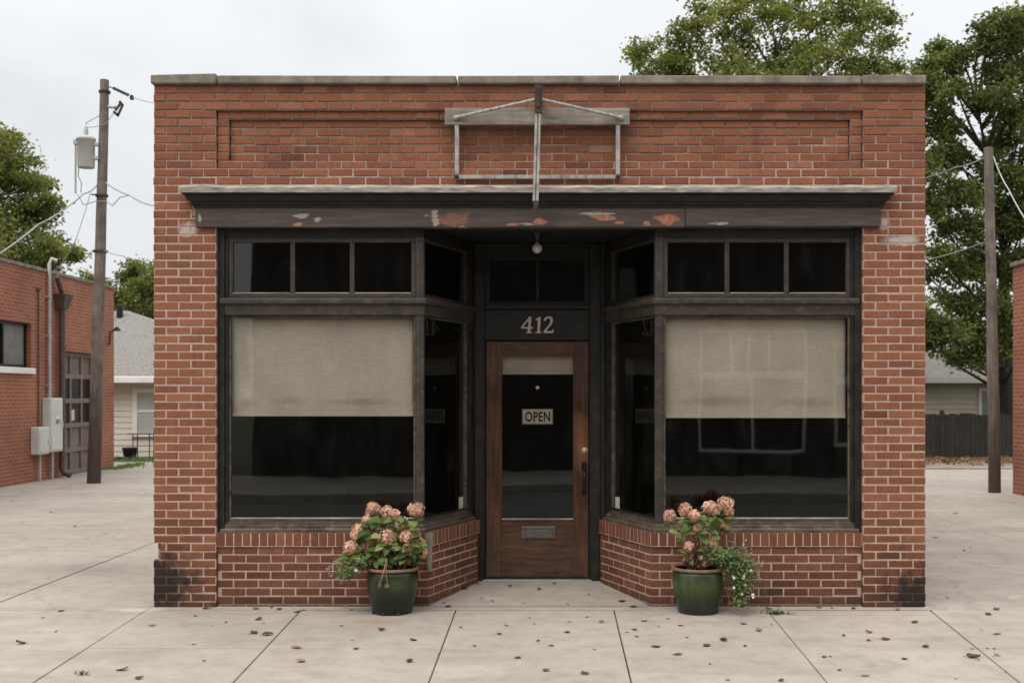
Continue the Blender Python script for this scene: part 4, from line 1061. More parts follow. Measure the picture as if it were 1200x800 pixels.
def weed(px, py, n, spread, label, hgt=0.05, kind=0):
    g = G(px, py); mb = MB()
    for i in range(n):
        a = R.uniform(0, 6.28); rr = abs(R.gauss(0, 1))
        p = Vector((g.x + math.cos(a) * rr * spread, g.y + math.sin(a) * rr * spread * 0.3, 0.0))
        mb.blade(p, Vector((R.uniform(-1, 1), R.uniform(-1, 1), R.uniform(0.2, 1.2))), Vector((0, 0, 1)), R.uniform(0.5, 1.2) * hgt, hgt * 0.35, 0, R.random())
    tag(mb.build('weed', 'tleaf', base=(g.x, g.y, 0), recalc=False), label, 'weed')
weed(908, 719, 60, 0.055, 'flat green weed on the pavement joint right of the trailing plant', 0.05)
weed(97, 790, 12, 0.022, 'tiny green weed in the pavement joint at the bottom left', 0.045)
weed(1167, 768, 7, 0.014, 'tiny green weed in the diagonal joint at the bottom right', 0.035)
weed(357, 709, 12, 0.02, 'tiny green weed against the brick base left of the left pot', 0.035)

# ---------------------------------------------------------------- potted plants
def florets(mb, c, r, n, rr, mi=0, sq=0.9):
    c = Vector(c)
    vs, fs = [], []
    nu, nv = 10, 6
    for j in range(nv + 1):
        for i in range(nu):
            a, b_ = 2 * PI * i / nu, PI * j / nv
            vs.append(c + Vector((math.sin(b_) * math.cos(a), math.sin(b_) * math.sin(a), math.cos(b_) * sq)) * r * 0.78)
    for j in range(nv):
        for i in range(nu): fs.append((j * nu + i, j * nu + (i + 1) % nu, (j + 1) * nu + (i + 1) % nu, (j + 1) * nu + i))
    mb.add(vs, fs, mi, 0.05, 0, True)
    for i in range(n):
        t = (i + 0.5) / n; ph = i * 2.399963 + rr.uniform(-0.2, 0.2); z = 1 - 2 * t
        s_ = math.sqrt(1 - z * z)
        nrm = Vector((s_ * math.cos(ph), s_ * math.sin(ph), z * sq)).normalized()
        nrm = (nrm + Vector((rr.gauss(0, .22), rr.gauss(0, .22), rr.gauss(0, .22)))).normalized()
        pc = c + Vector((s_ * math.cos(ph), s_ * math.sin(ph), z * sq)) * r * rr.uniform(0.78, 1.08)
        x = nrm.orthogonal().normalized(); y = nrm.cross(x); a0 = rr.uniform(0, 6.28); L = 0.0135 * rr.uniform(0.8, 1.25)
        v_ = min(1, max(0, rr.gauss(0.52, 0.27)))
        for q in range(4):
            a = a0 + q * PI / 2; d = x * math.cos(a) + y * math.sin(a); e = x * math.cos(a + PI / 2) + y * math.sin(a + PI / 2)
            mb.add([pc, pc + d * L * 0.6 + e * L * 0.48 + nrm * 0.002, pc + d * L * 1.05 + nrm * 0.0005, pc + d * L * 0.6 - e * L * 0.48 + nrm * 0.002], [(0, 1, 2, 3)], mi, min(1, max(0, v_ + rr.uniform(-.1, .1))))
def potted(pxc, label, heads, leaves, dried, seed, dense):
    rr = random.Random(seed); YC = -0.20
    x = fX(pxc, YC)
    t = thing('potted_hydrangea', label, 'potted plant', (x, YC, 0))
    mb = MB()
    prof = [(0.148, 0.0), (0.158, 0.004), (0.168, 0.05), (0.183, 0.11), (0.197, 0.18), (0.205, 0.245), (0.207, 0.29), (0.202, 0.322), (0.194, 0.336), (0.178, 0.336), (0.180, 0.29), (0.17, 0.26), (0.0, 0.26)]
    mb.lathe(prof, (x, YC, 0.0), 48)
    if seed == 1:   # drainage notches cut in the foot
        pass
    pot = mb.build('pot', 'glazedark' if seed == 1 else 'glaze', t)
    mb = MB(); mb.lathe([(0.190, 0.337), (0.205, 0.338), (0.213, 0.346), (0.212, 0.358), (0.203, 0.364), (0.186, 0.362), (0.180, 0.352), (0.181, 0.337), (0.190, 0.337)], (x, YC, 0), 48); mb.build('rim', 'rim', pot)
    mb = MB()
    if seed == 1:
        for a in (-1.95, -1.15, 0.6, 2.2, 3.6): mb.lathe([(0.020, 0.0), (0.018, 0.014), (0.010, 0.024), (0.0, 0.027)], (x + 0.152 * math.cos(a), YC + 0.152 * math.sin(a), 0.001), 12)
        mb.build('drain_notch', 'black', pot)
    mb = MB(); vs, fs = [], []; nr, na = 8, 28
    for i in range(nr + 1):
        for k in range(na):
            r_ = 0.182 * i / nr; a = 2 * PI * k / na
            vs.append((x + r_ * math.cos(a), YC + r_ * math.sin(a), 0.33 + rr.uniform(-0.008, 0.010)))
    for i in range(nr):
        for k in range(na): fs.append((i * na + k, i * na + (k + 1) % na, (i + 1) * na + (k + 1) % na, (i + 1) * na + k))
    mb.add(vs, fs, smooth=True); mb.build('soil', 'soil', t, recalc=False)
    stem = MB(); fol = MB()
    for (px, py, r) in heads:
        y = YC + rr.uniform(-0.14, 0.10)
        c = P(px, py, y); rad = r * (y - CY) / FPX * 1.02
        hb = MB(); florets(hb, c, rad, int(40 + 900 * rad), rr, 0, rr.uniform(0.85, 1.0))
        hb.build('flower_head', 'petal', t, recalc=False)
        base = Vector((x + rr.uniform(-0.10, 0.10), YC + rr.uniform(-0.09, 0.09), 0.325)); mid = base.lerp(c, 0.5) + Vector((rr.uniform(-.03, .03), rr.uniform(-.02, .02), 0.03))
        stem.tube([base, mid, c - Vector((0, 0, rad * 0.6))], [0.0055, 0.0045, 0.003], 6)
        for q in range(4 if dense else 2):
            a = rr.uniform(0, 6.28); L = rr.uniform(0.07, 0.115)
            d = Vector((math.cos(a), math.sin(a) - 0.35, rr.uniform(-0.15, 0.45)))
            fol.blade(c - Vector((0, 0, rad * rr.uniform(0.9, 1.5))), d, Vector((rr.uniform(-.3, .3), -0.5, 1)), L, L * 0.66, 0, rr.betavariate(2, 2.2), rr.uniform(0.1, 0.5))
    for (px, py, s_, v_) in leaves:
        y = YC + rr.uniform(-0.16, 0.06); c = P(px, py, y); a = rr.uniform(0, 6.28); L = s_ * rr.uniform(0.9, 1.15)
        d = Vector((math.cos(a) * 0.8, -abs(math.sin(a)) * 0.6 - 0.1, rr.uniform(-0.6, 0.4)))
        fol.blade(c - d.normalized() * L * 0.4, d, Vector((rr.uniform(-.3, .3), -0.8, 0.8)), L, L * 0.68, 0, min(1, max(0, v_ + rr.uniform(-.2, .2))), rr.uniform(0.1, 0.5))
        b0 = Vector((x + rr.uniform(-0.08, 0.08), YC + rr.uniform(-0.08, 0.08), 0.325))
        if rr.random() < 0.45: stem.tube([b0, b0.lerp(c, 0.55) + Vector((0, 0, 0.03)), c], [0.0045, 0.0035, 0.002], 5)
    fol.build('foliage', 'hleaf', t, recalc=False)
    stem.build('stem', 'stem', t)
    db = MB()
    for (px, py, r) in dried:
        y = YC + rr.uniform(-0.13, 0.02); c = P(px, py, y); rad = r * (y - CY) / FPX
        florets(db, c, rad, 26, rr, 0, 0.9)
        db.tube([Vector((x + rr.uniform(-.06, .06), YC, 0.33)), c], 0.003, 5, 0, 0.2)
    if dried: db.build('dried_blooms', 'dry', t, recalc=False)
    return t, x, YC, rr
H1 = [(437, 596, 8.5), (453, 600, 8), (462, 602, 6), (487, 597, 9.5), (431, 609, 6.5), (421, 621, 9), (416, 626, 6), (454, 630, 10.5), (471, 612, 7.5), (468, 616, 6), (476, 628, 8), (477.6, 642, 6), (411, 641, 8), (407, 648, 5), (428, 639, 8), (494, 647, 6.5), (486, 623, 5.5), (492, 636, 6.5), (438, 642, 4)]
L1 = []
rr = random.Random(5)
while len(L1) < 95:
    u, v_ = rr.uniform(-1, 1), rr.uniform(-1, 1)
    if u * u + v_ * v_ < 1: L1.append((452 + 44 * u, 636 + 30 * v_, rr.uniform(0.065, 0.105), rr.betavariate(2, 2)))
L1 += [(443, 612, 0.11, 0.75), (449, 613, 0.09, 0.65), (482, 613, 0.10, 0.8), (485, 616, 0.08, 0.55), (440, 652, 0.11, 0.85), (441, 655, 0.09, 0.95), (419, 648, 0.1, 0.7), (463, 638, 0.1, 0.7), (465, 642, 0.09, 0.8), (425, 632, 0.1, 0.6), (472, 655, 0.09, 0.4)]
D1 = [(450, 662, 3.5), (467, 660, 4), (478, 657, 3.5)]
t1, x1_, yc1, rr1 = potted(460, 'full hydrangea with many dusty pink blooms in the darker green pot left of the door', H1, L1, D1, 1, True)
H2 = [(785, 604, 7.5), (803, 597, 8), (806, 602, 6), (813.6, 603.6, 6.5), (832, 595, 8.5), (838, 596, 7), (850, 590, 9.5), (853, 598, 6.5), (849, 616, 4.5), (807, 640, 5.5), (806, 646, 4.5), (835, 637, 5), (840, 643, 4.5), (817, 618, 4.5), (818, 640, 4)]
L2_ = [(789, 618, 0.08, 0.7), (788, 622, 0.075, 0.6), (797, 632, 0.09, 0.6), (806, 616, 0.10, 0.5), (805, 621, 0.09, 0.6), (817, 620, 0.09, 0.85), (829, 608, 0.10, 0.55), (834, 612, 0.09, 0.65), (840, 612, 0.10, 0.75), (848, 606, 0.10, 0.9), (852, 610, 0.08, 0.8), (822, 628, 0.09, 0.35), (826, 633, 0.08, 0.4), (840, 630, 0.07, 0.6), (800, 611, 0.08, 0.7), (810, 610, 0.08, 0.65), (843, 604, 0.09, 0.6), (823, 606, 0.08, 0.5), (820, 644, 0.07, 0.7), (824, 652, 0.07, 0.6), (812, 612, 0.09, 0.5), (836, 622, 0.08, 0.55), (794, 626, 0.07, 0.5)]
D2 = [(808, 652, 5), (815, 656, 4.5), (822, 654, 4), (826, 660, 4.5), (832, 657, 4), (838, 661, 3.5), (811, 661, 4), (803, 657, 3.5), (819, 662, 4)]
t2, x2_, yc2, rr2 = potted(818, 'sparse hydrangea with trailing white flowers in the green pot right of the door', H2, L2_, D2, 2, False)
def trailing(t, x, YC, pts, n_leaf, size, blossoms, rr, stems, rad):
    fol = MB(); st = MB()
    for (p, q) in stems:
        y0, y1 = YC - 0.1, YC - rr.uniform(0.12, 0.22)
        a = Vector((x + (0.14 if p[0] > pxmid(x) else -0.14), YC - 0.08, 0.35)); b_ = P(p[0], p[1], y1); c = P(q[0], q[1], y1)
        st.tube([a, a.lerp(b_, 0.5) + Vector((0, 0, 0.03)), b_, c], [0.004, 0.0035, 0.003, 0.002], 5)
    st.build('trailing_stem', 'stem', t)
    for i in range(n_leaf):
        px, py, sx, sy = rr.choice(pts)
        c = P(px + rr.gauss(0, sx), py + rr.gauss(0, sy), YC - 0.12 + rr.gauss(0, 0.05))
        c.z = max(c.z, 0.012)
        d = Vector((rr.uniform(-1, 1), rr.uniform(-1, 0.4), rr.uniform(-0.5, 0.9)))
        fol.blade(c, d, Vector((0, -0.4, 1)), rr.uniform(0.6, 1.3) * size, size * 0.55, 0, rr.betavariate(2, 2), 0.2)
    f = fol.build('trailing_foliage', 'tleaf', t, recalc=False)
    for (px, py) in blossoms:
        c = P(px, py, YC - 0.21); mb = MB()
        for q in range(5):
            a = q * 2 * PI / 5 + rr.uniform(-.2, .2); d = Vector((math.cos(a), -0.35, math.sin(a)))
            mb.blade(c, d, Vector((0, -1, 0)), rad, rad * 0.85, 0, 0.5, 0.15)
        mb.build('blossom', 'bloss', f, recalc=False)
def pxmid(x): return VX + (x - CX) * FPX / (8.8)
trailing(t2, x2_, yc2, [(842, 652, 7, 4), (855, 652, 8, 5), (865, 660, 9, 6), (868, 672, 8, 8), (862, 668, 8, 7), (868, 688, 5, 7), (867, 700, 4, 5), (876, 664, 5, 5), (850, 656, 7, 4), (872, 680, 5, 6)], 2400, 0.028,
         [(860, 676.5), (872, 674), (871, 677), (860, 688), (873, 685), (869.5, 695.5), (882, 696), (882.5, 699), (880, 668)], rr2,
         [((846, 668), (855, 705)), ((862, 655), (866, 708)), ((868, 648), (871, 640)), ((858, 650), (858, 640)), ((872, 662), (886, 668)), ((856, 690), (853, 712)), ((868, 690), (876, 712)), ((866, 655), (884, 660))], 0.0135)
mb = MB()
for (px, py) in ((858.5, 636), (859, 641), (857, 645), (871.5, 636), (871, 641), (893, 661), (887, 668), (884, 660), (890, 679)):
    for q in range(7):
        c = P(px + rr2.gauss(0, 1.6), py + rr2.gauss(0, 2), yc2 - 0.15); mb.blade(c, Vector((rr2.uniform(-1, 1), rr2.uniform(-1, 0), rr2.uniform(-.5, 1))), Vector((0, -0.4, 1)), 0.02, 0.012, 0, rr2.random())
mb.build('grey_sprig', 'greyleaf', t2, recalc=False)
trailing(t1, x1_, yc1, [(418, 662, 6, 4), (409, 668, 6, 4), (424, 657, 5, 4), (405, 672, 4, 3)], 420, 0.030, [(417, 667.5)], rr1,
         [((418, 660), (402, 674)), ((415, 658), (390, 662)), ((412, 664), (409, 685))], 0.016)
mb = MB()
for (px, py) in ((393, 657), (396, 660), (398, 664), (385, 664), (397, 669), (399, 681), (403, 681), (388, 674)):
    for q in range(6):
        c = P(px + rr1.gauss(0, 1.6), py + rr1.gauss(0, 1.6), yc1 - 0.14); mb.blade(c, Vector((rr1.uniform(-1, 1), rr1.uniform(-1, 0), rr1.uniform(-.5, 1))), Vector((0, -0.4, 1)), 0.02, 0.013, 0, rr1.random())
mb.build('grey_sprig', 'greyleaf', t1, recalc=False)
mb = MB()   # two dry stalks hanging over the rim of the left pot
yf = yc1 - 0.235
mb.tube([P(453, 654, yc1 - 0.15), P(451, 664, yf), P(448, 675, yf), P(443, 689, yf + 0.02)], [0.004, 0.0045, 0.0035, 0.002], 6, 0, 0.8)
mb.tube([P(454, 656, yc1 - 0.15), P(452.5, 666, yf), P(453, 676, yf), P(454, 684, yf)], [0.0035, 0.0035, 0.003, 0.002], 6, 0, 0.6)
florets(mb, P(445, 686, yf - 0.005), 0.011, 16, rr1); florets(mb, P(453.5, 686, yf - 0.005), 0.014, 20, rr1)
mb.build('dry_stalk', 'dry', t1, recalc=False)

# ---------------------------------------------------------------- neighbouring brick buildings
def wall_cells(us, zs, holes):
    for i in range(len(us) - 1):
        for j in range(len(zs) - 1):
            uc, zc = (us[i] + us[i + 1]) / 2, (zs[j] + zs[j + 1]) / 2
            if any(a < uc < b_ and c < zc < d for a, b_, c, d in holes): continue
            yield us[i], us[i + 1], zs[j], zs[j + 1]
def holed_wall(mb, plane, depth, u0, u1, z0, z1, holes, axis='Y', sgn=1):
    us = sorted({u0, u1, *[h[0] for h in holes], *[h[1] for h in holes]}); zs = sorted({z0, z1, *[h[2] for h in holes], *[h[3] for h in holes]})
    for a, b_, c, d in wall_cells(us, zs, holes):
        if axis == 'Y': mb.box(min(plane, plane - sgn * depth), max(plane, plane - sgn * depth), a, b_, c, d)
        else: mb.box(a, b_, min(plane, plane - sgn * depth), max(plane, plane - sgn * depth), c, d)
LX = -9.99
KL = (CX - LX) * FPX
def LBZ(px): return KL / (VX - px)
def LB(px, py): z = LBZ(px); return Vector((LX, CY + z, CZ - (py - VY) * z / FPX))
yf0, yf1 = 3.0, CY + LBZ(133.5); HT = 4.20
gar = thing('garage_building', 'long red brick garage with a brown panelled door left of the shop', 'building', (LX, 10, 0))
dY0, dY1 = LB(76, 500).y, LB(76, 500).y + 1.75; dZ1 = LB(76, 411).z
wY1 = LB(36.5, 400).y; wY0 = wY1 - 2.6; wZ1, wZ0 = LB(36, 379).z, LB(36, 431).z
mb = MB(); holed_wall(mb, LX, 0.3, yf0, yf1, 0.0, HT, [(dY0, dY1, 0.0, dZ1), (wY0, wY1, wZ0, wZ1)])
mb.build('brick_wall', 'brickY', gar)
mb = MB(); mb.box(-22, LX - 0.302, yf1 - 0.3, yf1 - 0.003, 0, HT); mb.box(-22, LX - 0.302, yf0 + 0.003, yf0 + 0.3, 0, HT); mb.build('end_wall', 'brickX', gar)
mb = MB(); mb.box(-22, LX - 0.31, yf0 + 0.31, yf1 - 0.31, 3.7, 3.8); mb.build('roof', 'soffit', gar)
mb = MB()
ncp = 26
for i in range(ncp):
    ya, yb = yf0 - 0.03 + (yf1 - yf0 + 0.06) * i / ncp, yf0 - 0.03 + (yf1 - yf0 + 0.06) * (i + 1) / ncp - 0.006
    mb.box(LX - 0.33, LX + 0.035 + R.uniform(-.006, .006), ya, yb, HT + 0.002, HT + 0.075 + R.uniform(-0.006, 0.006))
mb.build('coping', 'stone', gar, bevel=0.01)
mb = MB(); mb.box(LX - 0.2, LX + 0.06, wY0 - 0.05, wY1 + 0.08, wZ0 - 0.12, wZ0 - 0.002); mb.build('window_sill', 'white', gar, bevel=0.01)
mb = MB()
xw = LX - 0.14
mb.box(xw, xw + 0.05, wY0, wY1, wZ1 - 0.06, wZ1 - 0.001); mb.box(xw, xw + 0.05, wY0, wY1, wZ0 + 0.001, wZ0 + 0.06)
for y in (wY0 + 0.03, wY0 + 0.85, wY1 - 0.95, wY1 - 0.03): mb.box(xw + 0.002, xw + 0.048, y - 0.03, y + 0.03, wZ0 + 0.06, wZ1 - 0.06)
wf = mb.build('window_frame', 'black', gar)
mb = MB(); mb.box(xw + 0.01, xw + 0.02, wY1 - 0.92, wY1 - 0.06, wZ0 + 0.06, wZ1 - 0.06); mb.build('panel', 'frosted', wf)
mb = MB(); mb.box(xw + 0.01, xw + 0.02, wY0 + 0.06, wY1 - 0.98, wZ0 + 0.06, wZ1 - 0.06); mb.build('pane', 'glass2', wf)
mb = MB(); mb.box(LX - 3, LX - 2.9, wY0 - 3, yf1 - 0.4, 0, 3.6); mb.build('inner_wall', 'dark', gar)
xd = LX - 0.16
mb = MB()
cols, rws = 3, 5
mb.box(xd - 0.02, xd, dY0, dY1, 0.0, dZ1)
hh = dZ1 / rws; ww = (dY1 - dY0) / cols
for r_ in range(rws + 1):
    zc = min(max(r_ * hh, 0.05), dZ1 - 0.05); mb.box(xd + 0.001, xd + 0.045, dY0, dY1, zc - 0.05, zc + 0.05)
for c_ in range(cols + 1):
    yc = min(max(dY0 + c_ * ww, dY0 + 0.04), dY1 - 0.04); mb.box(xd + 0.001, xd + 0.041, yc - 0.04, yc + 0.04, 0.001, dZ1 - 0.001)
gd = mb.build('garage_door', 'gdoor', gar, bevel=0.006)
for r_ in (2, 3):
    for c_ in range(3):
        mb = MB(); mb.box(xd + 0.004, xd + 0.012, dY0 + c_ * ww + 0.042, dY0 + (c_ + 1) * ww - 0.042, r_ * hh + 0.052, (r_ + 1) * hh - 0.052); mb.build('pane', 'black', gd)
for c_, r_ in ((0, 2), (1, 2), (0, 3)):
    mb = MB(); mb.box(xd + 0.0125, xd + 0.014, dY0 + c_ * ww + 0.10, dY0 + c_ * ww + 0.26, r_ * hh + 0.10, r_ * hh + 0.34); mb.build('notice', 'offwhite', gd)
# wall services
def pipe(name, px, py0, py1, r, mat, parent, off=0.06):
    a, b_ = LB(px, py0), LB(px, py1); mb = MB(); mb.tube([(LX + off, a.y, a.z), (LX + off, a.y, b_.z)], r, 10)
    return mb.build(name, mat, parent)
mb = MB(); a = LB(54.5, 318); zb_ = LB(54.5, 468).z
mb.tube([(LX + 0.06, a.y, zb_), (LX + 0.06, a.y, a.z + 0.15), (LX + 0.10, a.y + 0.02, a.z + 0.26), (LX + 0.20, a.y + 0.04, a.z + 0.22)], 0.036, 10)
for zz in (1.9, 2.9, 3.7): mb.box(LX + 0.001, LX + 0.09, a.y - 0.06, a.y + 0.06, zz, zz + 0.03)
mb.build('service_mast', 'pipe', gar)
a = LB(67, 335); mb = MB()
b0 = LB(67, 352)
mb.hexa([(LX + 0.002, a.y - 0.12, b0.z - 0.18), (LX + 0.18, a.y - 0.12, b0.z - 0.18), (LX + 0.18, a.y + 0.12, b0.z - 0.18), (LX + 0.002, a.y + 0.12, b0.z - 0.18)],
        [(LX + 0.002, a.y - 0.20, b0.z + 0.12), (LX + 0.26, a.y - 0.20, b0.z + 0.12), (LX + 0.26, a.y + 0.20, b0.z + 0.12), (LX + 0.002, a.y + 0.20, b0.z + 0.12)])
mb.tube([(LX + 0.10, a.y, b0.z - 0.15), (LX + 0.10, a.y, 0.20), (LX + 0.14, a.y, 0.10), (LX + 0.28, a.y, 0.05)], 0.062, 12)
mb.tube([(LX + 0.1, a.y - 0.25, HT - 0.05), (LX + 0.12, a.y - 0.05, b0.z + 0.15)], 0.05, 10)
mb.build('downspout', 'downspout', gar)
mb = MB(); a = LB(43.5, 340); mb.tube([(LX + 0.03, a.y, a.z), (LX + 0.03, a.y, LB(43.5, 500).z)], 0.014, 8); mb.lathe([(0.06, 0), (0.06, 0.05), (0, 0.06)], (LX + 0.03, a.y, a.z), 10); mb.build('thin_conduit', 'downspout', gar)
def elec(name, px0, px1, py0, py1, py2, label):
    y0, y1 = LB(px0, 500).y, LB(px1, 500).y; yc = (y0 + y1) / 2; zz1, zz0 = LB((px0 + px1) / 2, py0).z, LB((px0 + px1) / 2, py1).z
    mb = MB(); mb.box(LX + 0.003, LX + 0.17, y0, y1, zz0, zz1)
    t = mb.build(name, 'box', gar, bevel=0.015)
    mb = MB(); mb.box(LX + 0.171, LX + 0.183, y0 + 0.03, y1 - 0.03, zz0 + 0.04, zz1 - 0.04); mb.box(LX + 0.184, LX + 0.205, y1 - 0.09, y1 - 0.05, (zz0 + zz1) / 2 - 0.06, (zz0 + zz1) / 2 + 0.06)
    mb.build('cover', 'box', t, bevel=0.006)
    mb = MB(); mb.tube([(LX + 0.08, yc, zz0), (LX + 0.08, yc, 0.01)], 0.03, 8); mb.build('conduit', 'pipe', t)
    return t
e1 = elec('meter_cabinet', 49, 64, 466, 529, 570, '')
mb = MB(); yy = LB(64, 500).y
mb.lathe([(0.09, 0), (0.09, 0.08), (0.06, 0.11), (0, 0.12)], (LX + 0.14, yy - 0.25, LB(58, 492).z), 14, axis='y'); mb.build('meter', 'galv', e1)
elec('junction_box', 35.5, 48, 500, 532, 570, '')
a = LB(126, 386); mb = MB()
mb.tube([(LX + 0.0, a.y, a.z - 0.35), (LX + 0.05, a.y, a.z - 0.34), (LX + 0.06, a.y, a.z - 0.05), (LX + 0.2, a.y, a.z)], 0.02, 8); mb.lathe([(0.03, 0.06), (0.09, -0.02), (0.085, -0.03), (0.0, -0.02)], (LX + 0.22, a.y, a.z), 12)
mb.build('wall_lamp', 'rust', gar)
# right hand building: only its far corner shows
RX = fX(1187, CY + 19.3); RH = fZ(313, CY + 19.3)
rb = thing('corner_building', 'tall red brick building edge cut off at the far right behind the right pole', 'building', (RX, 8, 0))
mb = MB(); mb.box(RX, RX + 0.3, 1.0, 10.3, 0, RH); mb.build('brick_wall', 'brickY', rb)
mb = MB(); mb.box(RX + 0.302, RX + 9, 10.0, 10.297, 0, RH); mb.box(RX + 0.302, RX + 9, 1.003, 1.3, 0, RH); mb.build('end_wall', 'brickX', rb)
mb = MB()
for i in range(16): mb.box(RX - 0.05, RX + 0.33, 0.97 + 9.36 * i / 16, 0.97 + 9.36 * (i + 1) / 16 - 0.006, RH + 0.002, RH + 0.075)
mb.build('coping', 'stone', rb, bevel=0.01)
mb = MB(); mb.box(RX + 0.31, RX + 9, 1.31, 9.99, RH - 0.5, RH - 0.4); mb.build('roof', 'soffit', rb)

# across the street: what the shop windows mirror
opp = thing('street_building', 'sooty brick building across the street seen only mirrored in the shop windows', 'building', (4, -14, 0))
YO = -14.0
def mX(px): return (px - VX) * 23.0 / FPX + CX
def mZ(py): return CZ - (py - VY) * 23.0 / FPX
ow = [(mX(820), mX(948), mZ(530), mZ(386)), (mX(980), mX(1100), mZ(524), mZ(400))]
mb = MB(); holed_wall(mb, YO, 0.3, mX(293), 17.0, 0.0, 5.9, ow, axis='X', sgn=1)
mb.build('brick_wall', 'brickdark', opp)
mb = MB(); mb.box(mX(293), 17, YO - 12, YO - 0.302, 5.4, 5.5); mb.box(mX(293), mX(293) + 0.3, YO - 12, YO - 0.302, 0, 5.4); mb.build('side_wall', 'brickdark', opp)
for (a, b_, c, d) in ow:
    mb = MB(); w_ = 0.07
    mb.box(a, b_, YO - 0.12, YO - 0.04, c, c + w_); mb.box(a, b_, YO - 0.12, YO - 0.04, d - w_, d); mb.box(a, a + w_, YO - 0.119, YO - 0.041, c + w_, d - w_); mb.box(b_ - w_, b_, YO - 0.119, YO - 0.041, c + w_, d - w_)
    zt_ = c + (d - c) * 0.64
    mb.box(a + w_, b_ - w_, YO - 0.118, YO - 0.03, zt_ - 0.07, zt_ + 0.07); mb.box((a + b_) / 2 - 0.03, (a + b_) / 2 + 0.03, YO - 0.117, YO - 0.042, c + w_, zt_ - 0.07)
    for f in (0.31, 0.47, 0.66): mb.box(a + (b_ - a) * f - 0.025, a + (b_ - a) * f + 0.025, YO - 0.117, YO - 0.042, zt_ + 0.07, d - w_)
    wf = mb.build('shop_window', 'white', opp)
    mb = MB(); mb.box(a + 0.02, b_ - 0.02, YO - 0.09, YO - 0.08, c + 0.02, d - 0.02); mb.build('pane', 'black', wf)

# ---------------------------------------------------------------- houses behind
def siding_wall(mb, x0, x1, y, z0, z1, step=0.16, mi=0):
    n = int((z1 - z0) / step)
    for i in range(n + 1):
        a = z0 + i * step; b_ = min(z1, a + step)
        if b_ - a < 0.02: continue
        mb.hexa([(x0, y - 0.022, a), (x1, y - 0.022, a), (x1, y + 0.1, a), (x0, y + 0.1, a)], [(x0, y - 0.004, b_), (x1, y - 0.004, b_), (x1, y + 0.1, b_), (x0, y + 0.1, b_)], mi)
hz = 21.7
hs = thing('siding_house', 'cream siding house with a grey hipped roof behind the garage', 'house', (-12, hz, 0))
mb = MB(); siding_wall(mb, -17.5, -7.4, hz, 0.0, 2.12); mb.box(-17.4, -7.5, hz + 0.101, hz + 8, 0, 2.1); mb.build('siding_wall', 'siding', hs)
mb = MB(); ex0, ex1, ey0, ey1, ez = -18.0, -6.9, hz - 0.45, hz + 8.4, 2.20
xr = fX(144, hz + 3.4); zr = fZ(364, hz + 3.4)
mb.add([(ex0, ey0, ez), (ex1, ey0, ez), (ex1, ey1, ez), (ex0, ey1, ez), (xr - 0.5, hz + 3.4, zr), (xr + 0.15, hz + 3.4, zr)], [(0, 1, 5, 4), (1, 2, 5), (2, 3, 4, 5), (3, 0, 4), (3, 2, 1, 0)])
rf = mb.build('roof', 'roof', hs)
mb = MB(); mb.tube([(fX(146, hz + 3.4), hz + 3.0, zr - 0.25), (fX(146, hz + 3.4), hz + 3.0, zr + 0.1)], 0.10, 10); mb.build('roof_vent', 'black', rf)
mb = MB(); mb.box(ex0, ex1, ey0 - 0.10, ey0 - 0.005, ez - 0.16, ez + 0.02); mb.build('gutter', 'white', hs, bevel=0.02)
wx0, wx1, wz0, wz1 = fX(156, hz), fX(190, hz), fZ(508, hz), fZ(455, hz)
mb = MB(); 
mb.box(wx0, wx0 + 0.13, hz - 0.06, hz - 0.005, wz0, wz1); mb.box(wx1 - 0.13, wx1, hz - 0.06, hz - 0.005, wz0, wz1)
mb.box(wx0 + 0.131, wx1 - 0.131, hz - 0.058, hz - 0.005, wz1 - 0.12, wz1 - 0.001); mb.box(wx0 - 0.04, wx1 + 0.04, hz - 0.09, hz - 0.004, wz0 - 0.08, wz0 - 0.001); mb.box(wx0 + 0.131, wx1 - 0.131, hz - 0.05, hz - 0.006, (wz0 + wz1) / 2 - 0.03, (wz0 + wz1) / 2 + 0.03)
wf = mb.build('window', 'white', hs)
mb = MB(); mb.box(wx0 + 0.12, wx1 - 0.12, hz - 0.034, hz - 0.028, wz0, wz1 - 0.1); mb.build('pane', 'blind2', wf)
# frame stand with a dark tub in front of the house
sy = hz - 0.8
t = thing('garden_stand', 'thin dark metal stand with a tub below beside the cream house', 'garden stand', (fX(164, sy), sy, 0))
sx0, sx1, szt = fX(152, sy), fX(182, sy), fZ(508, sy)
mb = MB(); mb.box(sx0, sx1, sy - 0.2, sy + 0.2, szt - 0.012, szt + 0.008); mb.build('top', 'rust', t)
for x_ in (sx0 + 0.15, sx1 - 0.1):
    for y_ in (-0.17, 0.17):
        mb = MB(); mb.box(x_ - 0.011, x_ + 0.011, sy + y_ - 0.011, sy + y_ + 0.011, 0, szt - 0.0125); mb.build('leg', 'rust', t)
mb = MB(); mb.lathe([(0.15, 0.0), (0.2, 0.26), (0.21, 0.30), (0.17, 0.30), (0.16, 0.2), (0, 0.2)], (fX(153, sy), sy - 0.05, 0.0), 18)
tag(mb.build('tub', 'black', None, base=(fX(153, sy), sy - 0.05, 0)), 'small black plastic tub on the ground beside the thin metal stand', 'tub')
h2 = 25.0
hr = thing('bungalow', 'tan house with a low roof behind the dark wooden fence', 'house', (12, h2, 0))
bx0, bx1 = fX(1040, h2), fX(1185, h2); ez = fZ(444, h2 - 0.4)
mb = MB(); siding_wall(mb, bx0, bx1, h2, 0, ez); mb.box(bx0 + 0.05, bx1 - 0.05, h2 + 0.101, h2 + 8, 0, ez - 0.02); mb.build('siding_wall', 'tan', hr)
mb = MB(); zr = 4.3
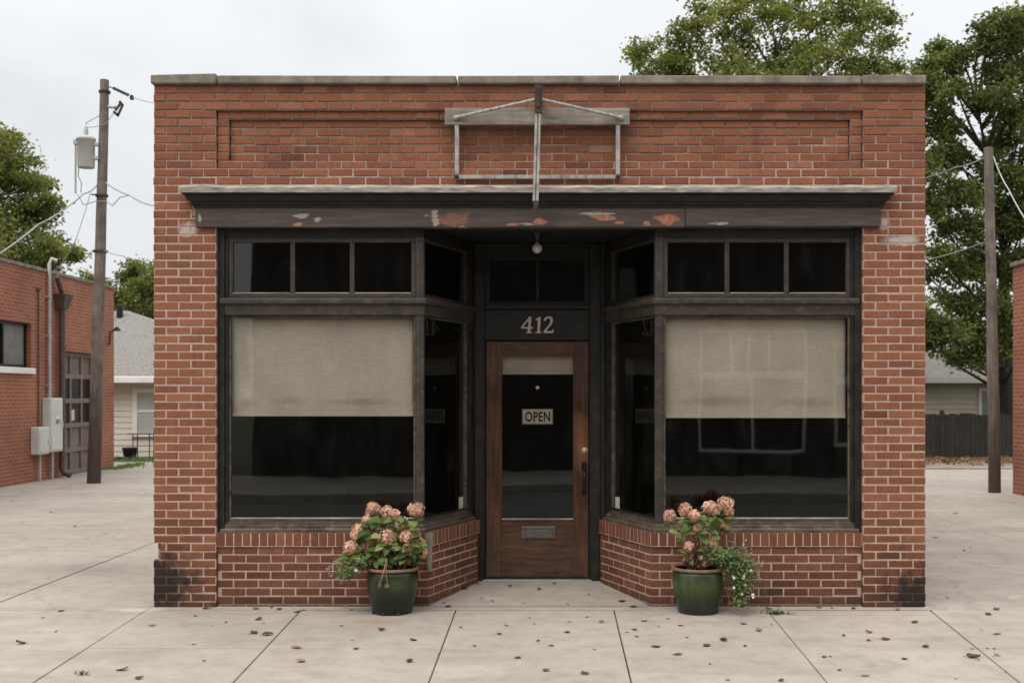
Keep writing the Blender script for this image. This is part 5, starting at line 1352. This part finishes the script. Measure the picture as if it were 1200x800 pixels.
mb.add([(bx0 - 0.4, h2 - 0.45, ez + 0.02), (bx1 + 0.4, h2 - 0.45, ez + 0.02), (bx1 + 0.4, h2 + 8.4, ez + 0.02), (bx0 - 0.4, h2 + 8.4, ez + 0.02), (bx0 - 0.4, h2 + 4, zr), (bx1 + 0.4, h2 + 4, zr)], [(0, 1, 5, 4), (1, 2, 5), (2, 3, 4, 5), (3, 0, 4), (3, 2, 1, 0)])
mb.build('roof', 'roofd', hr)
mb = MB(); mb.box(bx0 - 0.4, bx1 + 0.4, h2 - 0.53, h2 - 0.455, ez - 0.12, ez + 0.04); mb.build('gutter', 'offwhite', hr)
wx0, wx1, wz0, wz1 = fX(1146, h2), fX(1172, h2), fZ(500, h2), fZ(454, h2)
mb = MB(); mb.box(wx0, wx0 + 0.1, h2 - 0.06, h2 - 0.004, wz0, wz1); mb.box(wx1 - 0.1, wx1, h2 - 0.06, h2 - 0.004, wz0, wz1); mb.box(wx0 + 0.101, wx1 - 0.101, h2 - 0.058, h2 - 0.004, wz1 - 0.1, wz1 - 0.001)
wf = mb.build('window', 'offwhite', hr)
mb = MB(); mb.box(wx0 + 0.09, wx1 - 0.09, h2 - 0.034, h2 - 0.028, wz0, wz1 - 0.09); mb.build('pane', 'frosted', wf)
# fence
fy = CY + 29.5; fz1 = fZ(485, fy)
fn = thing('wooden_fence', 'dark weathered board fence in front of the tan house', 'fence', (12, fy, 0))
xp = 3.9; 
while xp < 17:
    x1p = xp + 2.3
    mb = MB(); x_ = xp + 0.06
    while x_ < x1p - 0.06:
        w_ = R.uniform(0.125, 0.15); mb.box(x_, min(x_ + w_ - 0.008, x1p - 0.05), fy - 0.012 + R.uniform(-.006, .006), fy + 0.012, 0.03 + R.uniform(0, 0.03), fz1 + R.uniform(-0.03, 0.03)); x_ += w_
    mb.box(xp + 0.06, x1p - 0.06, fy + 0.02, fy + 0.06, 0.35, 0.44); mb.box(xp + 0.06, x1p - 0.06, fy + 0.02, fy + 0.06, 0.95, 1.04)
    mb.build('board_panel', 'fence', fn)
    mb = MB(); mb.box(xp - 0.055, xp + 0.055, fy - 0.05, fy + 0.05, 0, fz1 + 0.10); mb.build('post', 'fence', fn, bevel=0.008)
    xp = x1p

# ---------------------------------------------------------------- poles and cables
def pole(name, label, pb, pt, d, rb_, rt, lean=True):
    y = CY + d; a = Vector((fX(pb[0], y), y, -0.02)); b_ = P(pt[0], pt[1], y)
    t = thing(name, label, 'utility pole', (a.x, y, 0))
    mb = MB(); n = 9
    mb.tube([a.lerp(b_, i / n) + Vector((R.uniform(-.008, .008), R.uniform(-.008, .008), 0)) for i in range(n + 1)], [rb_ + (rt - rb_) * i / n for i in range(n + 1)], 16)
    mb.build('shaft', 'pole', t)
    return t, a, b_
pl, pa, pb_ = pole('utility_pole', 'tall leaning wooden utility pole with a grey transformer beside the garage', (110, 566), (123, 94), 21.6, 0.130, 0.082)
yP = pa.y
c = P(102, 180, yP - 0.05); rr_ = 0.165
mb = MB(); zt, zb2 = fZ(163, yP), fZ(198, yP)
mb.lathe([(0.150, zb2), (rr_ * 0.98, zb2 + 0.02), (rr_, zt - 0.06), (rr_ + 0.018, zt - 0.05), (rr_ + 0.018, zt - 0.01), (rr_ * 0.6, zt + 0.04), (0.0, zt + 0.05)], (c.x, yP - 0.1, 0), 24)
tr = mb.build('transformer', 'can', pl)
mb = MB(); mb.lathe([(0.03, zt + 0.03), (0.05, zt + 0.08), (0.03, zt + 0.10), (0.05, zt + 0.14), (0.03, zt + 0.16), (0.04, zt + 0.20), (0.012, zt + 0.22), (0.012, zt + 0.30), (0, zt + 0.31)], (c.x + 0.0, yP - 0.1, 0), 12); mb.build('bushing', 'pipe', tr)
mb = MB()
for py in (170, 186):
    q = P(118, py, yP); mb.box(c.x + rr_ - 0.01, q.x, yP - 0.13, yP - 0.03, q.z - 0.04, q.z + 0.02)
mb.build('mounting_bracket', 'pipe', tr)
mb = MB(); q = fX(91, yP)
mb.box(q - 0.03, c.x - rr_ + 0.01, yP - 0.14, yP - 0.06, zt - 0.13, zt - 0.04); mb.tube([(q, yP - 0.1, zt - 0.05), (q, yP - 0.1, fZ(217, yP)), (fX(91, yP), yP - 0.1, fZ(228, yP))], 0.02, 8)
mb.build('side_lead', 'pipe', tr)
mb = MB(); mb.tube([(fX(95, yP), yP - 0.1, zb2 + 0.02), (fX(94, yP), yP - 0.1, fZ(207, yP)), (fX(98, yP), yP - 0.1, fZ(216, yP)), (fX(97, yP), yP - 0.1, fZ(227, yP))], 0.010, 6)
mb.tube([(c.x, yP - 0.1, zt + 0.28), (fX(108, yP), yP - 0.1, fZ(143, yP)), (fX(119, yP), yP - 0.06, fZ(136, yP))], 0.008, 6)
mb.tube([(c.x, yP - 0.1, zt + 0.2), (fX(115, yP), yP - 0.15, fZ(151, yP)), (fX(128, yP), yP - 0.15, fZ(147, yP)), (fX(135, yP), yP - 0.1, fZ(135, yP))], 0.007, 6)
mb.build('lead_wire', 'wire', tr)
# fuse cutout / lamp shaped fitting
q0, q1 = P(139, 119, yP - 0.1), P(136, 134, yP - 0.1)
mb = MB(); mb.bar(P(141.5, 121, yP - 0.1), P(135, 130, yP - 0.1), 0.03, 0.05, (0, 1, 0)); mb.bar(P(140, 119, yP - 0.1), P(144, 124, yP - 0.1), 0.05, 0.04, (0, 1, 0)); mb.bar(P(133, 131, yP - 0.1), P(139, 136, yP - 0.1), 0.05, 0.04, (0, 1, 0)); mb.bar(P(143.5, 124, yP - 0.1), P(138, 135.5, yP - 0.1), 0.035, 0.04, (0, 1, 0))
fz = mb.build('fuse_cutout', 'rust', pl)
mb = MB(); mb.tube([P(125, 125, yP), P(135, 126, yP - 0.1)], 0.03, 8); mb.build('arm', 'pipe', fz)
mb = MB(); mb.tube([P(128, 102, yP), P(133, 103.5, yP)], 0.012, 6)
for i in range(7): qq = P(133 + i * 2.7, 103.5 + i * 1.25, yP); mb.tube([qq, qq + Vector((0.022, 0, -0.010))], 0.032, 10)
mb.build('insulator_string', 'downspout', pl)
mb = MB(); mb.box(fX(153, yP), fX(156, yP), yP - 0.04, yP + 0.04, fZ(117, yP), fZ(112, yP)); mb.build('clamp', 'black', pl)
mb = MB()
for py, hw in ((229, 0.10), (294, 0.12), (108, 0.09)):
    t_ = (566 - py) / 472; ctr = pa.lerp(pb_, t_); mb.tube([ctr - Vector((0, 0, 0.02)), ctr + Vector((0, 0, 0.02))], hw + 0.022, 14)
mb.tube([P(107, 228, yP - 0.15), P(126, 229, yP - 0.15)], 0.016, 6)
mb.build('band', 'rust', pl)
rp, ra, rb2 = pole('utility_pole', 'bare wooden utility pole in front of the dark fence on the right', (1166, 577), (1158.5, 173), 19.5, 0.105, 0.078)
def cable(label, pts, r=0.010, mat='wire', sag=0.0):
    pts = [Vector(p) for p in pts]; out = []
    for a, b_ in zip(pts, pts[1:]):
        for i in range(8):
            t_ = i / 8; q = a.lerp(b_, t_); q.z -= sag * 4 * t_ * (1 - t_); out.append(q)
    out.append(pts[-1]); mb = MB(); mb.tube(out, r, 6)
    tag(mb.build('power_cable', mat, None, base=pts[0]), label, 'cable')
yG = LB(56, 316).y
cable('grey service cable from the left pole down past the transformer over the garage roof', [P(117, 213, yP), P(98, 227, yP - 0.3), P(45, 263, yP - 2.5), P(-40, 320, yP - 6)], 0.013, sag=0.05)
cable('thin cable dropping steeply from the left pole to the garage mast', [P(106, 226, yP - 0.2), P(88, 283, yP - 1), Vector((LX + 0.2, yG + 0.04, LB(56, 314).z))], 0.010, sag=0.03)
cable('bracketed cable from the left pole down to the right behind the shop', [P(122, 213, yP), P(152, 229, yP - 1.0), P(180, 241, yP - 3), P(230, 262, yP - 6)], 0.012, sag=0.03)
cable('loose drooping loop of cable on the left pole below the transformer', [P(91, 228, yP - 0.1), P(98, 240, yP - 0.15), P(112, 236, yP - 0.15), P(124, 236, yP - 0.15), P(132, 241, yP - 0.15), P(141, 231, yP - 0.2), P(152, 229, yP - 0.3)], 0.009)
cable('high thin cable from the insulator at the left pole top to the right', [P(155, 114, yP), P(184, 121, yP + 4), P(240, 130, yP + 12)], 0.007, sag=0.02)
cable('low thin cable on the left pole rising from the garage to the right', [P(95, 308, yP + 2), P(108, 294, yP), P(124, 294, yP - 0.1), P(145, 300, yP - 0.2), P(152, 304, yP)], 0.008, sag=0.02)
yQ = ra.y
cable('dark cable from the right pole top sloping left behind the shop', [P(1158, 182, yQ), P(1120, 196, yQ + 3), P(1060, 214, yQ + 8)], 0.011, sag=0.04)
cable('white cable sloping down steeply to the right from the right pole', [P(1164, 183, yQ), P(1182, 222, yQ - 1.5), P(1215, 275, yQ - 3.5)], 0.010, 'pipe', 0.05)
cable('slim grey cable crossing the tree behind the right pole', [P(1078, 306, yQ + 2), P(1150, 285, yQ + 1.0), P(1160, 280, yQ)], 0.008, sag=0.03)

# ---------------------------------------------------------------- trees
def tree(label, base, d, lobes, trunk_r, mat='crown', leaf=0.15, per=150, ncl=1.0, seed=3, fork=0.35, group=None, extra=None, name='leafy_tree', csz=0.33):
    rr = random.Random(seed); y0 = CY + d
    bx_, by_ = base
    t = thing(name, label, 'tree', (bx_, by_, 0), group)
    cr = MB(); tr_ = MB()
    L = []
    for (px, py, rpx, *o) in lobes:
        yy = y0 + (o[0] if o else rr.uniform(-1.5, 1.5)); L.append((P(px, py, yy), rpx * (yy - CY) / FPX))
    zmin = min(c.z - r for c, r in L); zmax = max(c.z for c, r in L)
    cen = Vector((sum(c.x for c, r in L) / len(L), sum(c.y for c, r in L) / len(L), 0))
    zf = max(1.4, zmin * 0.6 + 0.4)
    top = Vector((cen.x, cen.y, zmin + (zmax - zmin) * 0.75)); b0 = Vector((bx_, by_, -0.1)); fk = Vector((bx_ + (cen.x - bx_) * 0.15, by_ + (cen.y - by_) * 0.15, zf))
    spine = [b0, b0.lerp(fk, 0.5) + Vector((rr.uniform(-.08, .08), 0, 0)), fk, fk.lerp(top, 0.5) + Vector((rr.uniform(-.3, .3), rr.uniform(-.3, .3), 0)), top]
    tr_.tube(spine, [trunk_r * 1.25, trunk_r, trunk_r * 0.85, trunk_r * 0.27, trunk_r * 0.06], 12)
    for c, r in L:
        k = rr.uniform(0.0, 0.8); h = min(max(c.z - r * 1.2 - 0.75 * math.hypot(c.x - cen.x, c.y - cen.y), zf), top.z)
        tt = (h - fk.z) / max(0.1, top.z - fk.z); st = spine[2].lerp(spine[3], min(1, tt * 2)) if tt < 0.5 else spine[3].lerp(spine[4], (tt - 0.5) * 2)
        m_ = st.lerp(c, 0.5) + Vector((rr.uniform(-.2, .2), rr.uniform(-.2, .2), r * 0.15))
        br = trunk_r * 0.14
        tr_.tube([st, m_, c], [br, br * 0.65, br * 0.3], 8)
        n = max(5, int(ncl * 9 * (r / 1.0) ** 1.6))
        for i in range(n):
            v_ = Vector((rr.gauss(0, 1), rr.gauss(0, 1), rr.gauss(0, 1))).normalized() * r * rr.uniform(0.25, 1.0) ** 0.6
            cc = c + Vector((v_.x, v_.y, v_.z * 0.85))
            mm = c.lerp(cc, 0.5) + Vector((rr.uniform(-.1, .1), rr.uniform(-.1, .1), rr.uniform(-.15, .05)))
            tr_.tube([c, mm, cc], [br * 0.3, br * 0.16, 0.008], 5)
            rc = rr.uniform(0.75, 1.3) * csz * min(1.4, max(0.7, r))
            tone = rr.gauss(0, 0.13)
            for q in range(int(per * rr.uniform(0.7, 1.25))):
                w = Vector((rr.gauss(0, 1), rr.gauss(0, 1), rr.gauss(0, 0.62))); w = w * rc * 0.62
                p = cc + w
                dd = Vector((rr.uniform(-1, 1), rr.uniform(-1, 1), rr.uniform(-0.75, 0.45))) + w.normalized() * 0.4
                cr.leaf(p, dd, leaf * rr.uniform(0.65, 1.3), 0, min(1, max(0, rr.gauss(0.5, 0.2) + tone)), rr.uniform(0.45, 0.7))
    tr_.build('trunk', 'bark', t, recalc=False)
    cr.build('crown', mat, t, recalc=False)
    return t
tree('broad green tree rising behind the garage at the left edge of the picture', (fX(-10, 33), 33.0), 42,
     [(-25, 190, 48), (12, 185, 34), (30, 222, 26), (-5, 245, 50), (45, 258, 26), (20, 285, 42), (66, 290, 22), (62, 305, 26), (85, 296, 12), (-50, 300, 60), (40, 320, 40), (10, 165, 18), (48, 215, 10), (60, 238, 8)], 0.32, 'crown', 0.155, 115, 1.9, 3, csz=0.36)
tree('smaller round green tree behind the grey house roof', (fX(150, 38), 38.0), 47,
     [(112, 330, 17), (128, 350, 20), (150, 322, 15), (158, 312, 10), (160, 345, 24), (185, 340, 30), (140, 365, 26), (200, 320, 26), (170, 370, 26), (108, 350, 15), (215, 355, 30)], 0.18, 'crown', 0.15, 110, 2.2, 4, csz=0.36)
tree('wide green tree crown showing above the shop roof', (fX(905, 21), 21.0), 30.5,
     [(765, 72, 26), (790, 88, 22), (752, 58, 13), (800, 45, 25), (822, 20, 24), (815, 70, 28), (850, 12, 26), (868, 45, 28), (858, 75, 28), (880, 0, 26), (905, 25, 22), (900, 70, 24), (932, 8, 28), (938, 78, 30), (950, 48, 28), (968, 20, 28), (985, 60, 28), (1000, 8, 26), (1010, 38, 22), (1030, 22, 20), (1040, 55, 15), (1020, 82, 22), (1045, 78, 10), (905, 125, 75), (820, 130, 60), (990, 130, 60)], 0.30, 'crown', 0.115, 105, 2.7, 6, csz=0.34)
tree('big dark shade tree behind the fence at the right', (fX(1180, 22.6), 22.6), 29,
     [(1150, 42, 15, 0), (1172, 28, 20, 0), (1188, 50, 24, 1), (1210, 20, 26, 0), (1160, 80, 18, 1), (1185, 92, 24, 0), (1212, 95, 30, 0), (1105, 60, 14, 0), (1090, 78, 18, 0), (1112, 82, 20, 1), (1128, 68, 13, 0), (1080, 100, 24, 0), (1098, 115, 26, 1), (1120, 105, 16, -1), (1085, 140, 26, 0), (1105, 150, 20, 0), (1100, 178, 28, 0), (1085, 205, 28, -1), (1125, 190, 20, 1), (1175, 128, 20, 0), (1192, 165, 28, 0), (1165, 165, 13, 1), (1205, 140, 30, 1), (1112, 225, 28, -1), (1085, 240, 26, -1), (1140, 228, 22, 0), (1185, 215, 28, 0), (1210, 200, 30, 1), (1135, 262, 18, 0), (1170, 262, 26, 1), (1200, 260, 30, 0), (1100, 300, 16, -1), (1132, 318, 26, 0), (1165, 310, 28, 1), (1195, 310, 28, 0), (1088, 325, 18, 0), (1118, 345, 24, 0), (1150, 360, 28, 0), (1185, 360, 26, 0), (1090, 375, 20, -1.5), (1108, 392, 20, -1.5), (1138, 392, 20, 0), (1165, 398, 22, 0), (1128, 420, 12, 0), (1150, 424, 13, 0), (1092, 400, 14, -1.5), (1186, 400, 20, 0), (1168, 55, 20, 0), (1196, 75, 20, 1), (1178, 110, 16, -1), (1150, 120, 10, 0), (1160, 200, 22, 0), (1200, 230, 26, 0), (1140, 285, 20, 0), (1110, 270, 18, 0)], 0.36, 'crowndark', 0.12, 125, 2.9, 8, csz=0.36)
mb = MB(); rr = random.Random(9)
tree('street tree past the corner seen only mirrored in the left window', (-8.6, -18.0), 27, [], 0.2) if False else None
# distant row of trees so that the ground does not end in a bare horizon
for i, (x_, y_) in enumerate(((-42, 62), (-30, 66), (-19, 64), (-8, 66), (3, 64), (14, 62), (25, 66), (36, 60))):
    d = y_ - CY; pxc = VX + (x_ - CX) * FPX / d
    lab = ['far rounded tree beyond the houses, left end of the row', 'far tree beyond the garage roof', 'far tree beyond the grey house roof', 'far tree hidden behind the shop, left half', 'far tree hidden behind the shop centre', 'far tree behind the shade tree', 'far tree beyond the right building', 'far rounded tree beyond the houses, right end of the row'][i]
    tree(lab, (x_, y_), d, [(pxc - 30, 400, 45), (pxc + 35, 395, 45), (pxc, 370, 42), (pxc - 10, 425, 50), (pxc + 20, 430, 45)], 0.25, 'crown', 0.42, 60, 0.55, 20 + i, group='far row of trees', csz=0.4)

# ---------------------------------------------------------------- sky, sun, camera
w = bpy.data.worlds.new('World'); S.world = w; w.use_nodes = True
nt = w.node_tree; bg = nt.nodes['Background']
SUN = Vector((-0.42, -0.62, 1.02)).normalized()
el = math.asin(SUN.z); rot = math.atan2(SUN.x, SUN.y)
sky = nt.nodes.new('ShaderNodeTexSky'); sky.sky_type = 'NISHITA'; sky.sun_disc = False
sky.sun_elevation = el; sky.sun_rotation = rot; sky.air_density = 1.0; sky.dust_density = 3.0; sky.ozone_density = 1.0
gen = nt.nodes.new('ShaderNodeTexCoord').outputs['Generated']
sep = nd(nt, 'ShaderNodeSeparateXYZ', Vector=gen)
zc = math_(nt, 'MAXIMUM', sep.outputs['Z'], 0.0)
mp = nt.nodes.new('ShaderNodeMapping'); nt.links.new(gen, mp.inputs['Vector']); mp.inputs['Scale'].default_value = (1.0, 1.0, 3.2)
cl = ramp(nt, noise(nt, mp.outputs[0], 2.3, 7, 0.55, 0.5), [(0.32, 0.87), (0.5, 0.98), (0.68, 1.05)])
grad = math_(nt, 'MULTIPLY', math_(nt, 'ADD', 1.0, math_(nt, 'MULTIPLY', math_(nt, 'MULTIPLY', zc, zc), 2.3)), 5.85)
cloud = nt.nodes.new('ShaderNodeVectorMath'); cloud.operation = 'SCALE'
tint = mix(nt, 1.0, cl, (0.985, 1.0, 1.012), 'MULTIPLY')
nt.links.new(tint, cloud.inputs[0]); nt.links.new(grad, cloud.inputs['Scale'])
col = mix(nt, 0.9, sky.outputs[0], cloud.outputs[0])
nt.links.new(col, bg.inputs['Color']); bg.inputs['Strength'].default_value = 0.125
sl = bpy.data.lights.new('sun', 'SUN'); sl.energy = 1.1; sl.angle = math.radians(35); sl.color = (1.0, 0.95, 0.88)
so = bpy.data.objects.new('sun', sl); COL.objects.link(so); so.location = (-10, -15, 25)
so.rotation_euler = (-SUN).to_track_quat('-Z', 'Y').to_euler()
cam = bpy.data.cameras.new('camera'); co = bpy.data.objects.new('camera', cam); COL.objects.link(co)
co.location = (CX, CY, CZ); co.rotation_euler = (PI / 2, 0, 0)
cam.sensor_width = 36; cam.lens = FPX / 1200 * 36
cam.shift_x = -(VX - 600) / 1200; cam.shift_y = (VY - 400) / 1200
cam.clip_end = 800; cam.clip_start = 0.05
cam.dof.use_dof = True; cam.dof.focus_distance = 9.0; cam.dof.aperture_fstop = 3.2
S.camera = co
S.view_settings.view_transform = 'Standard'; S.view_settings.look = 'None'; S.view_settings.exposure = 0.2; S.view_settings.gamma = 1
S.cycles.max_bounces = 10; S.cycles.transparent_max_bounces = 16
